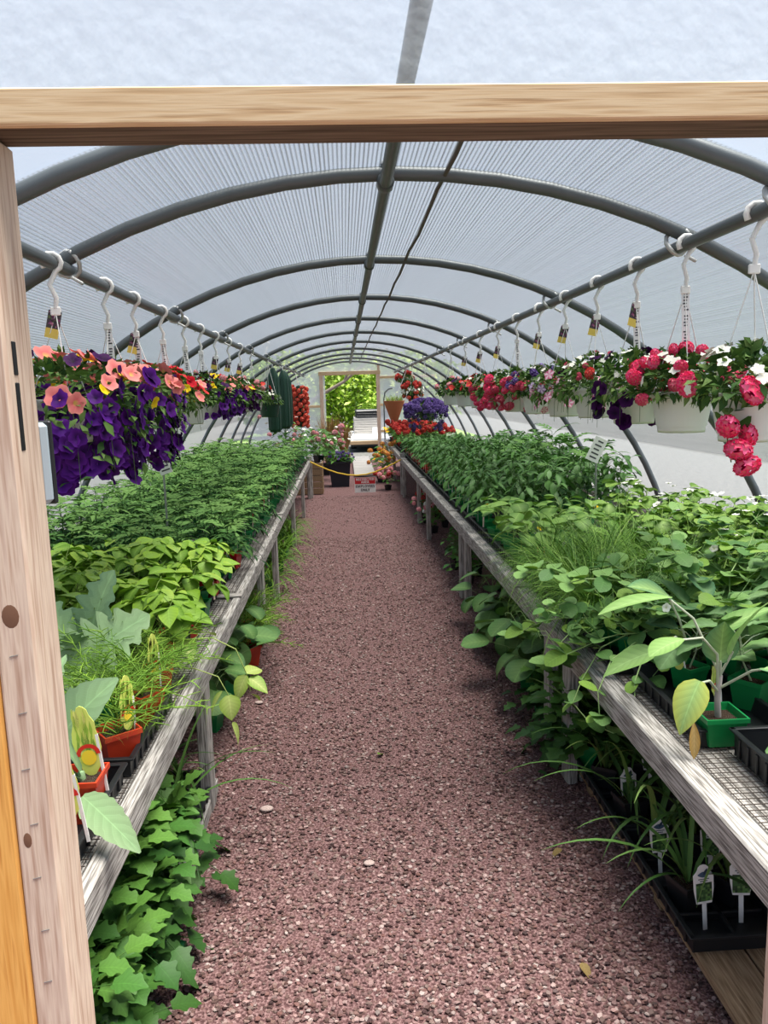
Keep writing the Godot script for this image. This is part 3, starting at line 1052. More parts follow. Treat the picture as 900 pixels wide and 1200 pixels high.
func build_prototypes() -> void:
	build_flowers()
	kind_of("bean", 1, 0.82, 0.65, 0.12, 5, [lin(132, 176, 44), lin(156, 198, 62), lin(108, 156, 42), lin(178, 212, 82)], lin(150, 190, 84))
	kind_of("bean_pale", 1, 0.85, 0.8, 0.15, 5, [lin(168, 200, 88), lin(186, 208, 110), lin(140, 184, 70)], lin(200, 216, 130))
	kind_of("cucumber", 2, 1.02, 0.6, 0.18, 6, [lin(100, 150, 62), lin(124, 172, 80), lin(84, 132, 54), lin(144, 186, 90)], lin(150, 190, 100))
	kind_of("squash_dark", 2, 1.0, 0.7, 0.15, 7, [lin(78, 122, 62), lin(96, 140, 76), lin(66, 108, 56)], lin(118, 156, 90))
	kind_of("cabbage", 3, 0.66, 0.6, 0.2, 8, [lin(104, 150, 90), lin(124, 166, 96), lin(88, 136, 98)], lin(142, 178, 124), "dull", 0.02)
	kind_of("pea", 2, 0.8, 0.4, 0.15, 5, [lin(126, 170, 98), lin(144, 188, 108), lin(106, 154, 84), lin(156, 196, 90)])
	kind_of("strawberry", 2, 0.9, 0.5, 0.2, 5, [lin(112, 156, 58), lin(136, 176, 74), lin(150, 190, 80), lin(92, 136, 56)], lin(150, 186, 96))
	kind_of("pepper", 0, 0.44, 0.7, 0.2, 3, [lin(60, 104, 50), lin(76, 122, 58), lin(94, 142, 70), lin(50, 90, 46)], lin(96, 140, 74))
	kind_of("geranium", 2, 1.05, 0.5, 0.25, 2, [lin(72, 118, 50), lin(96, 142, 64), lin(118, 160, 78)])
	kind_of("mint", 1, 0.7, 0.5, 0.15, 3, [lin(92, 146, 66), lin(112, 164, 78), lin(76, 126, 56)])
	kind_of("basket_leaf", 1, 0.5, 0.6, 0.2, 2, [lin(84, 118, 58), lin(106, 140, 72), lin(66, 100, 52), lin(126, 156, 90)])
	var g1 := lin(96, 130, 66)
	# dark bushy seedlings
	protos["seedling"] = []
	for k in 6:
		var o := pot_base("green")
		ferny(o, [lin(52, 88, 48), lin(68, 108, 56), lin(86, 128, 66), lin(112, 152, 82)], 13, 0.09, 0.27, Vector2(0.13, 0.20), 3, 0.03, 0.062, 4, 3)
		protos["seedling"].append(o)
	protos["seedling_red"] = []
	for k in 2:
		var o := pot_base("crimson")
		ferny(o, [lin(52, 88, 48), lin(68, 108, 56), lin(86, 128, 66), lin(112, 152, 82)], 13, 0.09, 0.25, Vector2(0.13, 0.19), 3, 0.03, 0.062, 4, 3)
		protos["seedling_red"].append(o)
	protos["bean"] = []
	for k in 4:
		var o := pot_base(["red", "green", "green", "crimson"][k])
		leafy(o, "bean", true, 11, 0.10, 0.26, Vector2(0.07, 0.15), Vector2(0.10, 0.145), Vector2(-0.5, 0.25), lin(140, 170, 80), 0.05, true)
		protos["bean"].append(o)
	protos["dill"] = []
	for k in 3:
		var o := pot_base(["red", "red", "green"][k])
		plumes(o, [lin(96, 138, 44), lin(118, 162, 54), lin(140, 182, 68)], 26)
		protos["dill"].append(o)
	protos["chives"] = []
	for k in 4:
		var o := pot_base("green")
		tuft(o, [lin(106, 154, 62), lin(132, 180, 74), lin(156, 196, 96), lin(88, 134, 54)], 250, Vector2(0.22, 0.48), 0.0046, Vector2(0.8, 2.9), 0.11, 7)
		protos["chives"].append(o)
	protos["pea"] = []
	for k in 4:
		var o := pot_base("green")
		pea_vines(o, 5 + k % 2, true)
		protos["pea"].append(o)
	protos["pea_block"] = []
	for k in 4:
		var o := pot_base("green")
		pea_vines(o, 6, false)
		protos["pea_block"].append(o)
	protos["strawberry"] = []
	for k in 3:
		var o := pot_base("green")
		leafy(o, "strawberry", true, 9, 0.12, 0.30, Vector2(0.07, 0.15), Vector2(0.06, 0.095), Vector2(-0.4, 0.4), lin(140, 170, 80), 0.04, true)
		if k != 1:
			for j in 2:
				flower_node(o, "petunia_white", Vector3(r(-0.1, 0.1), r(0.3, 0.37), r(-0.1, 0.1)), Vector3(0, 1, 0.4), 0.017)
		protos["strawberry"].append(o)
	protos["cucumber"] = []
	for k in 4:
		var o := pot_base("green")
		leafy(o, "cucumber", true, 10, 0.11, 0.27, Vector2(0.07, 0.15), Vector2(0.09, 0.14), Vector2(-0.45, 0.35), lin(150, 180, 100), 0.04)
		if k % 2 == 0:
			flower_node(o, "petunia_yellow", Vector3(r(-0.06, 0.06), r(0.2, 0.28), r(-0.06, 0.06)), Vector3(0, 1, 0.6), 0.018)
		protos["cucumber"].append(o)
	protos["cabbage"] = []
	for k in 3:
		var o := pot_base("green")
		leafy(o, "cabbage", true, 8, 0.13, 0.20, Vector2(0.06, 0.12), Vector2(0.14, 0.2), Vector2(-0.1, 0.9), lin(168, 186, 150), 0.03)
		protos["cabbage"].append(o)
	protos["pepper"] = []
	for k in 5:
		var o := pot_base("green" if k < 3 else "crimson")
		leafy(o, "pepper", false, 44, 0.11, 0.40 if k < 3 else 0.30, Vector2(0.05, 0.17), Vector2(0.075, 0.13), Vector2(-0.55, 0.35), lin(82, 116, 60), 0.05)
		protos["pepper"].append(o)
	protos["tall_tomato"] = []
	for k in 4:
		var o := pot_base("green")
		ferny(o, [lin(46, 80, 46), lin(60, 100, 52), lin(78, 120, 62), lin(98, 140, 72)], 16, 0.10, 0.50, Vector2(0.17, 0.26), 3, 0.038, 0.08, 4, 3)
		protos["tall_tomato"].append(o)
	protos["geranium"] = []
	for k in 3:
		var o := pot_base("crimson" if k else "black")
		leafy(o, "geranium", false, 30, 0.10, 0.26, Vector2(0.06, 0.14), Vector2(0.06, 0.09), Vector2(-0.3, 0.4), lin(110, 140, 70), 0.03)
		for j in 5:
			flower_node(o, "cluster_red", Vector3(r(-0.12, 0.12), r(0.30, 0.40), r(-0.12, 0.12)), Vector3.UP, r(0.035, 0.05))
		protos["geranium"].append(o)
	protos["parsley"] = []
	for k in 3:
		var o := pot_base("green")
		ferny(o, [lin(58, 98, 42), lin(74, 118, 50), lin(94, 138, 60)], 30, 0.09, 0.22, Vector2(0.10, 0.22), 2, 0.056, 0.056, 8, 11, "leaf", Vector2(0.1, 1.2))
		protos["parsley"].append(o)
	protos["squash"] = []
	for k in 3:
		var o := pot_base("green")
		leafy(o, "squash_dark", true, 11, 0.11, 0.30, Vector2(0.09, 0.19), Vector2(0.12, 0.18), Vector2(-0.6, 0.2), lin(120, 150, 90), 0.04)
		protos["squash"].append(o)
	protos["mint"] = []
	for k in 2:
		var o := pot_base("black")
		leafy(o, "mint", true, 26, 0.08, 0.24, Vector2(0.03, 0.10), Vector2(0.04, 0.07), Vector2(-0.3, 0.4), lin(110, 140, 80), 0.05)
		protos["mint"].append(o)
	protos["lily"] = []
	for k in 3:
		var o := pot_base("green")
		tuft(o, [lin(104, 150, 54), lin(128, 174, 66), lin(88, 134, 50)], 46, Vector2(0.3, 0.5), 0.015, Vector2(1.2, 2.4), 0.1, 6)
		protos["lily"].append(o)
	protos["grass"] = []
	for k in 4:
		var o := pot_base("black")
		tuft(o, [lin(84, 124, 60), lin(104, 144, 74), lin(122, 152, 84), lin(72, 108, 56)], 11, Vector2(0.26, 0.50), 0.0165, Vector2(0.8, 2.3), 0.08, 6, true)
		protos["grass"].append(o)
	protos["bush"] = []
	for k in 3:
		var o := pot_base("black")
		leafy(o, "mint", false, 50, 0.08, 0.3, Vector2(0.05, 0.16), Vector2(0.05, 0.085), Vector2(-0.4, 0.4), lin(100, 130, 70), 0.05)
		protos["bush"].append(o)

# scrambling stems with pairs of round leaflets and curled tendrils
func pea_vines(o: Node3D, n: int, near: bool) -> void:
	var st := M.new()
	var fo := M.new()
	for k in n:
		st.col = vary(lin(158, 190, 118), 0.1)
		var yaw := k * TAU / n + r(-0.5, 0.5)
		var q := Vector3(r(-0.02, 0.02), 0.07, r(-0.02, 0.02))
		var pts := [q]
		var pitch := r(0.35, 1.3)
		for j in 8:
			var d := aim(yaw, pitch).z
			q += d * r(0.045, 0.06)
			pts.append(q)
			pitch -= r(0.02, 0.3)
			yaw += r(-0.4, 0.4)
			if j > 0:
				for e in [-1.0, 1.0]:
					leaf_or_stamp(o, fo, near, "pea", q + Vector3(0, 0.002, 0), aim(yaw + e * r(0.9, 1.5), r(-0.3, 0.6), r(-0.5, 0.5)), r(0.045, 0.075))
				if j % 2 == 0:
					leaf_or_stamp(o, fo, near, "pea", q, aim(yaw + r(-0.5, 0.5), r(0.0, 1.0), r(-0.5, 0.5)), r(0.05, 0.075))
					var w := aim(yaw + r(-1, 1), r(0.2, 0.9)).z
					st.tube([q, q + w * 0.04, q + w * 0.07 + Vector3(0, 0.012, 0), q + w * 0.085 + Vector3(0.01, 0.002, 0), q + w * 0.08 + Vector3(0.012, -0.008, 0)], 0.0012, 0.0006, 3, false)
		st.tube(pts, 0.003, 0.0015, 4, false)
		if k == 0:
			flower_node(o, "petunia_white", q + Vector3(0, 0.02, 0), Vector3(0, 0.5, 1), 0.016)
	part("stem", st.done(mat.stem), o)
	if not near:
		part("foliage", fo.done(mat.leaf), o).set_meta("kind", "stuff")

# ---------------------------------------------------------------- trays, tags and single leaves
func tray_mesh(w: float, l: float, h: float, cells: bool) -> ArrayMesh:
	var b := M.new()
	var t := 0.004
	b.box(Vector3(0, 0.002, 0), Vector3(w - 0.02, 0.004, l - 0.02))
	for s in [-1.0, 1.0]:
		b.box(Vector3(s * (w / 2 - 0.008), h / 2, 0), Vector3(t, h, l - 0.012), 0, Basis(Vector3.BACK, -s * 0.07))
		b.box(Vector3(0, h / 2, s * (l / 2 - 0.008)), Vector3(w - 0.012, h, t), 0, Basis(Vector3.RIGHT, s * 0.07))
		b.box(Vector3(s * (w / 2 - 0.001), h, 0), Vector3(0.016, 0.008, l + 0.012), 0.002)
		b.box(Vector3(0, h, s * (l / 2 - 0.001)), Vector3(w + 0.012, 0.008, 0.016), 0.002)
		for k in 8:
			b.box(Vector3(s * (w / 2 - 0.004), h * 0.45, (k - 3.5) * l / 8.6), Vector3(0.008, h * 0.75, 0.012), 0.002)
	if cells:
		for k in [-1, 0, 1]:
			b.box(Vector3(0, h * 0.3, k * l / 4), Vector3(w - 0.03, h * 0.45, 0.012), 0.003)
		b.box(Vector3(0, h * 0.3, 0), Vector3(0.012, h * 0.45, l - 0.03), 0.003)
	return b.done(mat.black)

var tray_a: ArrayMesh
var tray_b: ArrayMesh
var tray_c: ArrayMesh

func tray(m: ArrayMesh, x: float, y: float, z: float, label: String, group := "black plastic seedling trays", turn := 0.0) -> void:
	var o := solo("seedling_tray", m, label, "tray", Vector3(x, y, z), group)
	o.rotation.y = turn

func build_trays() -> void:
	tray_a = tray_mesh(0.28, 0.54, 0.055, false)
	tray_b = tray_mesh(0.29, 0.54, 0.05, true)
	tray_c = tray_mesh(0.28, 0.54, 0.05, false)
	tray(tray_a, -0.775, TOP, -1.74, "black tray under the red artichoke pots beside the left door post")
	tray(tray_a, -0.765, TOP, -2.31, "black tray holding red pots of feathery herb on the left bench")
	for k in 17:
		tray(tray_c, -0.84, TOP, -3.15 - k * 0.555, "black tray under the aisle row of the left bench, %s past the herb tray" % nth(k), "trays along the aisle edge of the left bench")
	tray(tray_a, 1.13, TOP, -2.31, "black tray under the green kohlrabi pots on the right bench")
	tray(tray_mesh(0.26, 0.40, 0.075, false), 1.19, TOP, -1.80, "empty deep black tray in front of the kohlrabi on the right bench")
	for k in 22:
		tray(tray_c, 1.10, TOP, -2.90 - k * 0.555, "black tray under the aisle row of the right bench, %s past the kohlrabi tray" % nth(k), "trays along the aisle edge of the right bench")
	tray(tray_b, 1.06, 0.075, -2.16, "black cell tray on the low shelf with tall grassy seedlings, nearer of two", "black cell trays on the low shelf")
	tray(tray_b, 1.06, 0.075, -2.72, "black cell tray on the low shelf with tall grassy seedlings, farther of two", "black cell trays on the low shelf")
	tray(tray_b, -0.74, 0.06, -2.78, "black tray of grassy plants below the edge of the left bench")
	var b := M.new()
	b.box(Vector3(0, 0.03, 0), Vector3(0.3, 0.06, 0.6), 0.004)
	solo("timber_block", b.done(mat.grey_z), "low timber block under the tray below the left bench", "timber", Vector3(-0.74, 0, -2.78))

# thin card with a rounded or leaf shaped outline, standing on its stake
func card(outline: Array, t: float, m: Material, col: Color) -> ArrayMesh:
	var b := M.new()
	b.col = col
	var n := outline.size()
	for s in [-1.0, 1.0]:
		var c := b.p(Vector3(0, (outline[0].y + outline[n / 2].y) / 2, s * t))
		var f := b.v.size()
		for q in outline:
			b.p(Vector3(q.x, q.y, s * t))
		for k in n:
			if s > 0:
				b.tri(c, f + (k + 1) % n, f + k)
			else:
				b.tri(c, f + k, f + (k + 1) % n)
	for k in n:
		var a: Vector2 = outline[k]
		var d: Vector2 = outline[(k + 1) % n]
		b.poly([Vector3(a.x, a.y, -t), Vector3(d.x, d.y, -t), Vector3(d.x, d.y, t), Vector3(a.x, a.y, t)], Vector3(0, (outline[0].y + outline[n / 2].y) / 2, 0))
	return b.done(m)

func patch(x0: float, y0: float, x1: float, y1: float, nx: int, ny: int, z: float, cols: Array) -> M:
	var b := M.new()
	for j in ny:
		for i in nx:
			b.col = vary(cols[rng.randi() % cols.size()], 0.2)
			var f := b.v.size()
			for q in [[0, 0], [1, 0], [1, 1], [0, 1]]:
				b.p(Vector3(lerpf(x0, x1, (i + q[0]) / float(nx)), lerpf(y0, y1, (j + q[1]) / float(ny)), z))
			b.tri(f, f + 2, f + 1)
			b.tri(f, f + 3, f + 2)
	return b

var tag_parts := {}

# leaf shaped colour card: yellow green with a red arch
func fruit_tag(at: Vector3, turn: float, s: float, label: String, lean := 0.0) -> void:
	if not tag_parts.has("fruit"):
		var out := []
		for k in 24:
			var a := TAU * k / 24.0
			var y := 0.06 + 0.055 * -cos(a)
			out.append(Vector2(sin(a) * 0.021 * (1.0 + 0.10 * sin(k * 2.6)) * (1.05 - 0.3 * (y / 0.12)), y))
		var c := card(out, 0.0007, mat.print, lin(212, 222, 110))
		var pr := M.new()
		for k in 26:
			pr.col = [lin(150, 184, 66), lin(228, 226, 130), lin(120, 160, 56), lin(190, 208, 90)][k % 4]
			var y := r(0.045, 0.10)
			var x := r(-0.012, 0.012)
			for z in [0.0011, -0.0011]:
				pr.leaf(Vector3(x, y - 0.012, z), Basis(Vector3.RIGHT, Vector3.BACK, Vector3.UP), 0.026, 0.005, 0, 0, 0, 2)
		for z in [0.0015, -0.0015]:
			pr.col = lin(214, 44, 38)
			var f := pr.v.size()
			for k in 9:
				var a := PI * k / 8.0
				for rr in [0.0175, 0.0115]:
					pr.p(Vector3(cos(a) * rr, 0.038 + sin(a) * rr, z))
			for k in 8:
				pr.tri(f + k * 2, f + k * 2 + 1, f + k * 2 + 2)
				pr.tri(f + k * 2 + 1, f + k * 2 + 3, f + k * 2 + 2)
			pr.col = lin(244, 212, 60)
			var c0 := pr.p(Vector3(0, 0.03, z))
			f = pr.v.size()
			for k in 13:
				var a := TAU * k / 12.0
				pr.p(Vector3(cos(a) * 0.011, 0.034 + sin(a) * 0.012, z))
			for k in 12:
				pr.tri(c0, f + k, f + k + 1)
		var st := M.new()
		st.box(Vector3(0.016, 0.018, 0), Vector3(0.005, 0.10, 0.0016), 0.0005)
		tag_parts["fruit"] = [c, pr.done(mat.print), st.done(mat.white)]
	var o := thing("plant_tag", label, "plant tag", at, turn, "picture tags in the red pots")
	o.rotation.z = lean
	o.scale = Vector3.ONE * s
	var cd := part("card", tag_parts.fruit[0], o)
	part("print", tag_parts.fruit[1], cd)
	part("stake", tag_parts.fruit[2], o)

# white card with a rounded head and a picture of grass
func herb_tag(at: Vector3, turn: float, label: String) -> void:
	if not tag_parts.has("herb"):
		var out := [Vector2(-0.014, -0.002), Vector2(0.014, -0.002), Vector2(0.018, 0.02), Vector2(0.0185, 0.046), Vector2(0.0125, 0.052)]
		for k in 7:
			var a := PI * k / 6.0
			out.append(Vector2(cos(a) * 0.0105, 0.055 + sin(a) * 0.0085))
		out += [Vector2(-0.0125, 0.052), Vector2(-0.0185, 0.046), Vector2(-0.018, 0.02)]
		var c := card(out, 0.0007, mat.white, Color.WHITE)
		var pr := patch(-0.0145, 0.002, 0.0145, 0.033, 7, 8, 0.0012, [lin(58, 96, 48), lin(84, 128, 62), lin(36, 66, 34), lin(110, 148, 84)])
		var logo := M.new()
		logo.col = lin(64, 92, 116)
		logo.leaf(Vector3(-0.011, 0.047, 0.0012), Basis(Vector3.UP * -1, Vector3.BACK, Vector3.RIGHT), 0.022, 0.010, 0, 0, 0, 5)
		logo.col = lin(40, 60, 80)
		logo.leaf(Vector3(0.0, 0.046, 0.0014), Basis(Vector3.RIGHT, Vector3.BACK, Vector3(0.5, 0.85, 0)), 0.013, 0.006, 0, 0, 0, 3)
		for k in 2:
			logo.box(Vector3(0, 0.0395 - k * 0.0035, 0.0012), Vector3(0.02 - k * 0.006, 0.0013, 0.0003))
		var st := M.new()
		st.box(Vector3(0, -0.03, 0), Vector3(0.008, 0.07, 0.0014), 0.0005)
		tag_parts["herb"] = [c, pr.done(mat.print), logo.done(mat.print), st.done(mat.white)]
	var o := thing("plant_tag", label, "plant tag", at, turn, "white picture tags under the right bench")
	o.rotation.x = -0.12
	o.scale = Vector3.ONE * 1.75
	var cd := part("card", tag_parts.herb[0], o)
	part("picture", tag_parts.herb[1], cd)
	part("emblem", tag_parts.herb[2], cd)
	part("stake", tag_parts.herb[3], o)

# slim picture stake in the pots along the aisle
func slim_tag(at: Vector3, turn: float, label: String, group: String, tone := 0) -> void:
	if not tag_parts.has("slim"):
		var a := []
		for t in [[lin(232, 206, 190), lin(196, 60, 48)], [lin(226, 226, 214), lin(90, 130, 70)]]:
			var b := M.new()
			b.col = t[0]
			b.box(Vector3(0, 0.02, 0), Vector3(0.014, 0.15, 0.0016), 0.0005)
			b.col = t[1]
			b.box(Vector3(0, 0.075, 0), Vector3(0.0135, 0.035, 0.0024), 0.0005)
			a.append(b.done(mat.print))
		tag_parts["slim"] = a
	var o := solo("plant_tag", tag_parts.slim[tone], label, "plant tag", at, group)
	o.rotation = Vector3(r(-0.1, 0.1), turn, r(-0.12, 0.12))

# one leaf between two points, bowed upwards
func span_leaf(parent: Node, from: Vector3, to: Vector3, W: float, shape: int, col: Color, mid: Color, bow := 0.5, fold := 0.2, n := 8, roll := 0.0, m := "dull", called := "leaf") -> void:
	var b := M.new()
	b.col = col
	var z := (to - from).normalized()
	var x := Vector3.UP.cross(z)
	x = (Vector3.RIGHT if x.length() < 0.1 else x.normalized()).rotated(z, roll)
	var L := from.distance_to(to) / (1.0 - bow * bow / 24.0)
	b.leaf(from, Basis(x, z.cross(x), z).rotated(x, -bow * 0.5), L, W, shape, bow, fold, n, mid)
	# a raised midrib
	part(called, b.done(mat[m]), parent)

func stalk(parent: Node, pts: Array, r0: float, r1: float, col: Color, called := "stalk") -> void:
	var b := M.new()
	b.col = col
	b.tube(pts, r0, r1, 6)
	part(called, b.done(mat.stem), parent)

# ---------------------------------------------------------------- left bench
func build_left_bench_plants() -> void:
	var y := TOP + 0.005
	# artichokes in red pots; leaves given in world coordinates
	var silver := [lin(118, 150, 116), lin(134, 164, 126), lin(104, 138, 106), lin(146, 174, 132)]
	var rib := lin(140, 172, 126)
	var spots := [Vector3(-0.70, y, -1.60), Vector3(-0.69, y, -1.84), Vector3(-0.82, y, -1.90), Vector3(-0.93, y, -2.62)]
	var names := ["young artichoke in a red pot, half hidden by the door post", "young artichoke in a red pot behind a picture tag, one leaf overhanging the bench", "artichoke with one broad toothed leaf leaning over the red pots", "artichoke with tall jagged silver leaves behind the red pots"]
	var pot_w := square_pot(0.105, 0.115, mat.red_pot)
	var lump := M.new()
	lump.lathe([Vector2(0.066, 0.0), Vector2(0.05, 0.005), Vector2(0.001, 0.006)], 4, Vector3(0, 0.094, 0), PI / 4)
	var soil := lump.done(mat.soil)
	var leaves := [
		[[Vector3(0, 0.11, 0), Vector3(-0.02, 0.27, 0.05), 0.07, 6], [Vector3(0, 0.11, 0), Vector3(-0.16, 0.24, -0.05), 0.08, 6]],
		[[Vector3(0.02, 0.085, 0.06), Vector3(0.195, 0.03, 0.22), 0.085, 7, 0.5], [Vector3(0, 0.11, 0), Vector3(-0.07, 0.25, 0.02), 0.06, 7], [Vector3(0, 0.1, 0), Vector3(-0.15, 0.2, 0.1), 0.07, 7]],
		[[Vector3(0.02, 0.13, -0.06), Vector3(0.20, 0.315, -0.06), 0.15, 7, 0.9], [Vector3(0, 0.11, 0), Vector3(-0.16, 0.3, -0.1), 0.1, 6], [Vector3(0, 0.11, 0), Vector3(0.02, 0.34, -0.2), 0.09, 6], [Vector3(0, 0.11, 0), Vector3(-0.2, 0.22, 0.12), 0.1, 6]],
		[[Vector3(0, 0.11, 0), Vector3(0.12, 0.46, 0.0), 0.22, 6, 1.0], [Vector3(-0.05, 0.12, 0.14), Vector3(0.24, 0.31, 0.04), 0.24, 6, 0.9], [Vector3(-0.02, 0.1, 0.1), Vector3(0.17, 0.21, 0.12), 0.2, 6, 0.8], [Vector3(0, 0.11, 0), Vector3(-0.14, 0.38, 0.05), 0.2, 6, -0.8], [Vector3(0, 0.11, 0), Vector3(-0.25, 0.25, 0.15), 0.14, 6], [Vector3(0, 0.12, 0.02), Vector3(0.02, 0.3, 0.2), 0.12, 6]]]
	for k in 4:
		var o := thing("artichoke_plant", names[k], "potted plant", spots[k], 0.0, "artichoke plants in red pots")
		part("pot", pot_w, o)
		part("soil", soil, o)
		stalk(o, [Vector3(0, 0.09, 0), Vector3(0, 0.12, 0)], 0.012, 0.008, rib, "stem")
		for e in leaves[k]:
			span_leaf(o, e[0], e[1], e[2], e[3], vary(silver[rng.randi() % 4], 0.08), rib, 0.6, 0.22, 30 if e[3] == 6 else 18, e[4] if e.size() > 4 else r(-0.3, 0.3))
	fruit_tag(Vector3(-0.655, y + 0.085, -1.66), 0.15, 1.7, "leaf shaped artichoke tag nearest the door post", 0.12)
	fruit_tag(Vector3(-0.668, y + 0.09, -1.86), 0.1, 1.7, "leaf shaped artichoke tag in the red pot second from the post", 0.1)
	fruit_tag(Vector3(-0.655, y + 0.085, -2.14), 1.05, 1.5, "slim turned picture tag in the red herb pot", 0.0)
	fruit_tag(Vector3(-0.66, y + 0.10, -2.48), 1.1, 1.5, "slim turned picture tag farther along beside the vine", 0.0)
	var dl := [Vector2(-0.69, -2.14), Vector2(-0.69, -2.42), Vector2(-0.81, -2.36), Vector2(-0.70, -2.68), Vector2(-0.83, -2.60), Vector2(-0.98, -2.62)]
	for k in dl.size():
		put(protos.dill[0 if k < 2 else k % 3], "dill_plant", Vector3(dl[k].x, y, dl[k].y), r(0, TAU), 1.15 if k < 2 else 1.05, ["feathery dill in the red pot with a slim tag beside the wire mesh", "feathery dill in the second red pot of the herb tray"][k] if k < 2 else "feathery green dill behind the red herb pots, %s from the door" % nth(k - 2), "potted plant", "dill plants on the left bench" if k > 1 else "dill in red pots")
	for i in 6:
		for j in 6:
			var front := j == 0
			put(protos.bean[rng.randi() % 4], "bean_plant", Vector3(-0.74 - j * 0.23 + r(-0.03, 0.03), y, -2.86 - i * 0.225 + r(-0.03, 0.03)), r(0, TAU), r(0.95, 1.15), "light green bean plant at the aisle edge of the left bench, %s from the artichokes" % nth(i) if front else "light green bean plant, %s in the %s row back from the aisle" % [nth(i), nth(j)], "potted plant", "bean plants on the left bench")
	for i in 40:
		for j in 7:
			var at := Vector3(-0.75 - j * 0.215 + r(-0.04, 0.04), y, -4.42 - i * 0.205 + r(-0.04, 0.04))
			var red := j == 0 and i in [1, 19, 20, 27]
			var pr: Array = protos.seedling_red if red else protos.seedling
			put(pr[rng.randi() % pr.size()], "seedling_plant", at, r(0, TAU), r(0.92, 1.2) + (0.12 if j > 3 else 0.0), "dark green bushy seedling in a red pot on the aisle edge, %s past the beans" % nth(i) if red else "dark green bushy seedling on the left aisle edge, %s past the bean plants" % nth(i) if j == 0 else "dark green bushy seedling within the dense block on the left bench", "potted plant", "seedlings in red pots" if red else "seedlings along the left aisle edge" if j == 0 else "dense block of seedlings")
		if i % 2 == 0:
			slim_tag(Vector3(-0.70, y + 0.10, -4.36 - i * 0.205), PI / 2 + r(-0.4, 0.4), "slim picture stake in a pot along the left bench", "picture stakes along the left bench", 0 if i % 4 else 1)
	slim_tag(Vector3(-0.68, y + 0.10, -3.75), 1.2, "slim red and white stake in the red bean pot", "stake in the bean pot", 0)
	# a bean vine hanging over the bench edge
	var v := thing("bean_vine", "pale yellowing bean vine drooping over the edge of the left bench", "vine", Vector3(-0.68, y + 0.02, -2.78))
	var a := [Vector3(0, 0.05, 0), Vector3(0.06, 0.14, 0.02), Vector3(0.17, 0.15, 0.05), Vector3(0.25, 0.10, 0.04), Vector3(0.28, 0.0, 0.02), Vector3(0.29, -0.08, 0.0)]
	stalk(v, a, 0.003, 0.0018, lin(176, 196, 110), "stem")
	stalk(v, [Vector3(0.0, 0.03, 0.0), Vector3(0.10, 0.04, 0.06), Vector3(0.19, 0.02, 0.10), Vector3(0.22, -0.06, 0.08)], 0.0025, 0.0015, lin(176, 196, 110), "stem")
	for e in [[Vector3(0.05, 0.13, 0), Vector3(0.10, 0.08, 0.08), 0.08], [Vector3(0.10, 0.16, 0.02), Vector3(0.16, 0.12, -0.08), 0.09], [Vector3(0.28, 0.0, 0.02), Vector3(0.33, -0.02, -0.07), 0.06], [Vector3(0.28, -0.01, 0.02), Vector3(0.24, -0.10, 0.04), 0.07], [Vector3(0.29, -0.02, 0.02), Vector3(0.36, -0.07, 0.05), 0.065], [Vector3(0.29, -0.09, 0.0), Vector3(0.32, -0.13, -0.03), 0.045], [Vector3(0.22, -0.06, 0.08), Vector3(0.23, -0.15, 0.1), 0.08], [Vector3(0.23, -0.16, 0.1), Vector3(0.25, -0.25, 0.1), 0.075], [Vector3(0.2, -0.04, 0.09), Vector3(0.16, -0.11, 0.12), 0.06]]:
		span_leaf(v, e[0], e[1], e[2], 1, vary([lin(168, 200, 88), lin(186, 210, 104), lin(146, 188, 74)][rng.randi() % 3], 0.08), lin(200, 216, 130), 0.5, 0.15, 6, r(-0.5, 0.5), "leaf")
	# stake sign among the seedlings
	sign_stake(Vector3(-1.12, TOP, -4.75), 0.66, Vector2(0.075, 0.15), 0.30, "white label sign on a stake among the left seedlings")

func sign_stake(at: Vector3, h: float, size: Vector2, lean: float, label: String) -> void:
	var o := thing("stake_sign", label, "sign", at)
	var b := M.new()
	b.box(Vector3(0, h / 2 - 0.05, -0.004), Vector3(0.012, h, 0.008), 0.002)
	part("stake", b.done(mat.steel), o)
	var bs := Basis(Vector3.BACK, lean)
	b = M.new()
	b.box(Vector3(0, h, 0.004), Vector3(size.x, size.y, 0.006), 0.001, bs)
	var bd := part("board", b.done(mat.white), o)
	b = M.new()
	b.col = lin(70, 70, 76)
	for k in 5:
		b.box(Vector3(0, h, 0.0075) + bs * Vector3(r(-0.004, 0.004), (k - 2) * size.y * 0.17, 0), Vector3(size.x * r(0.4, 0.75), size.y * 0.06, 0.0006), 0, bs)
	part("lettering", b.done(mat.print), bd)

